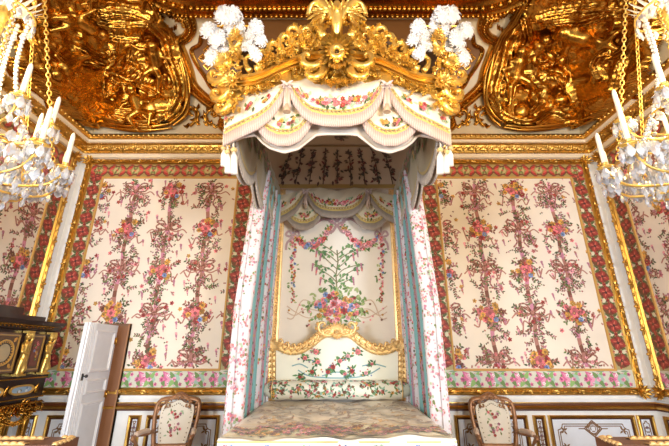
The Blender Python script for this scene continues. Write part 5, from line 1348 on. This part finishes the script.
# ------------------------------------------------------------------ crystal chandeliers
def pendant_mesh(name, L, r):
    m = MB(); n = 6
    m.grid([[Vector((rr*math.cos(2*PI*k/n), rr*.55*math.sin(2*PI*k/n), z)) for k in range(n)] for rr, z in ((.001, 0), (r*.5, -L*.18), (r, -L*.55), (r*.75, -L*.82), (.001, -L))], (250, 250, 255), False, True)
    m.ball((0, 0, .004), .006, nl=3, nm=5)
    o = m.build(name, CRYS); return o
def chandelier(sx, cx, cy, off, label):
    z0 = 2.98
    root = empty('chandelier', (cx, cy, z0), label, 'chandelier', 'crystal chandeliers')
    rnd = random.Random(70+sx)
    fr = MB()
    fr.lathe((cx, cy, z0-.35), [(.005, -.12), (.03, -.1), (.05, -.05), (.03, 0), (.06, .06), (.10, .12), (.05, .2), (.03, .3), (.04, .45), (.07, .55), (.04, .65), (.025, .9), (.035, 1.1), (.02, 1.3), (.03, 1.55), (.06, 1.62), (.02, 1.7), (.012, 2.6)], 12)
    for rr, z in ((.52, z0-.02), (.34, z0+.32), (.2, z0+1.28)):
        fr.tube([Vector((cx+rr*math.cos(t), cy+rr*math.sin(t), z)) for t in [2*PI*k/36 for k in range(37)]], .008, 6)
    under(root, fr, 'gilt_frame', GOLD)
    tiers = [(12, .67, z0-.02, off, .30), (8, .50, z0+.33, off+.1, .28)]
    pend = [pendant_mesh('crystal_pendant', .10, .032), pendant_mesh('crystal_pendant', .075, .026)]
    first = [True, True]; spots = []
    strand = MB()
    for n, r, z, o_, cl in tiers:
        for k in range(n):
            a = o_+2*PI*k/n; ca, sa = math.cos(a), math.sin(a); E = Vector((cx+r*ca, cy+r*sa, z))
            vis = abs(E.x) < 2.9 or True
            am = MB(); C = cr([(cx+.06*ca, cy+.06*sa, z-.10), (cx+r*.45*ca, cy+r*.45*sa, z-.20), (cx+r*.85*ca, cy+r*.85*sa, z-.16), (E.x, E.y, z-.02)], 5)
            am.tube(C, .010, 6); am.lathe((E.x, E.y, z), [(.004, -.05), (.02, -.04), (.012, -.02), (.052, .0), (.062, .012), (.055, .012), (.018, .006), (.02, .045), (.024, .05), (.018, .05)], 12)
            arm = under(root, am, 'candle_arm', GOLD)
            c = MB(); c.lathe((E.x, E.y, z+.03), [(.0175, 0), (.0175, .05), (.017, cl-.07), (.0155, cl-.035), (.010, cl-.012), (.002, cl)], 12); under(arm, c, 'candle', WAX)
            b = MB()
            for q in range(8):
                t = 2*PI*q/8; b.leaf(lambda u, v, h: Vector((E.x+u, E.y+v, z-.012+h-.25*(u*u+v*v))), 0, 0, t, .085, .022, 0, .008, -.8)
            under(arm, b, 'crystal_drip_pan', CRYS)
            for q in range(7):
                t = 2*PI*(q+.3)/7; spots.append((E.x+.066*math.cos(t), E.y+.066*math.sin(t), z-.012, 0, t))
            for q in range(3):
                p = C[4+q*4]; spots.append((p[0], p[1], p[2]-.015, 1, a))
    spots.sort(key=lambda s: abs(s[0]) + s[1]*-.1)
    # the hundred that hang nearest the middle of the room are single pendants
    for i, (x, y, z, kd, t) in enumerate(spots[:100]):
        if first[kd]: o = pend[kd]; first[kd] = False
        else: o = pend[kd].copy(); COL.objects.link(o)
        o.parent = root; o.location = Vector((x, y, z))-Vector((cx, cy, z0)); o.rotation_euler = (0, 0, t+PI/2)
    rest = MB()
    def drop(x, y, z, L, r, t):
        n = 5; ca, sa = math.cos(t), math.sin(t)
        rest.grid([[Vector((x+(rr*math.cos(2*PI*k/n)*ca-rr*.6*math.sin(2*PI*k/n)*sa), y+(rr*math.cos(2*PI*k/n)*sa+rr*.6*math.sin(2*PI*k/n)*ca), z+zz)) for k in range(n)] for rr, zz in ((.001, 0), (r*.6, -L*.2), (r, -L*.6), (.001, -L))], (250, 250, 255), False, True)
    for x, y, z, kd, t in spots[100:]: drop(x, y, z, .08, .022, t)
    for rr, z, n, L in ((.52, z0-.03, 44, .10), (.34, z0+.31, 32, .09), (.2, z0+1.27, 20, .10), (.42, z0-.14, 34, .10), (.26, z0-.24, 26, .11), (.14, z0-.34, 14, .12)):
        for k in range(n):
            t = 2*PI*k/n; drop(cx+rr*math.cos(t), cy+rr*math.sin(t), z-.01+rnd.uniform(-.02, .02), L, .026, t+PI/2+rnd.uniform(-.6, .6))
    for k in range(420):
        t = rnd.uniform(0, 2*PI); rr = rnd.uniform(.2, .66); drop(cx+rr*math.cos(t), cy+rr*math.sin(t), z0-.02-rnd.random()*.30*(1-rr*.8)+.04, rnd.uniform(.06, .11), rnd.uniform(.022, .036), rnd.random()*6)
    r_ = under(root, rest, 'crystal_drops', CRYS); r_['kind'] = 'stuff'
    # strings of round crystals rising to the crown, and gilt chains
    for k in range(6):
        sb = MB()
        a = off+.25+2*PI*k/6; ca, sa = math.cos(a), math.sin(a)
        for i in range(34):
            t = i/33; r = .50*(1-t)**1.0+.16*t-.12*math.sin(PI*t); z = z0+1.30*t
            if z > z0+.02: sb.ball((cx+r*ca, cy+r*sa, z), .019, (250, 250, 255), 4, 6)
        under(root, sb, 'crystal_bead_string', CRYS)
    for k in range(6):
        cb = MB()
        a = off+.02+2*PI*k/6; ca, sa = math.cos(a), math.sin(a)
        for i in range(46):
            t = i/45; r = .58*(1-t)+.12*t; z = z0+.05+1.85*t; c = Vector((cx+r*ca, cy+r*sa, z)); d = Vector((-(.46)*ca, -.46*sa, 1.85)).normalized(); s_ = Vector((-sa, ca, 0)) if i % 2 else d.cross(Vector((-sa, ca, 0)))
            cb.tube([c+d*.026*math.cos(q)+s_*.014*math.sin(q) for q in [2*PI*e/8 for e in range(9)]], .005, 4, cap=False)
        under(root, cb, 'gilt_chain', GOLD)
    top = MB()
    for k in range(20):
        t = 2*PI*k/20
        top.leaf(lambda u, v, h: Vector((cx+u, cy+v, z0+1.30+h+3*(u*u+v*v))), 0, 0, t, .22, .02, 0, .01, .6)
    under(root, top, 'crystal_crown', CRYS)
    lp = bpy.data.lights.new('candle_glow', 'POINT'); lp.energy = 85; lp.color = (1, .68, .28); lp.shadow_soft_size = .35
    lo = bpy.data.objects.new('candle_glow', lp); COL.objects.link(lo); lo.location = (cx, cy, z0+.75)
chandelier(-1, -2.75, 2.3, math.radians(26), 'crystal chandelier with white candles hanging at the left edge')
chandelier(1, 2.72, 2.3, math.radians(154), 'crystal chandelier with white candles hanging at the right edge')
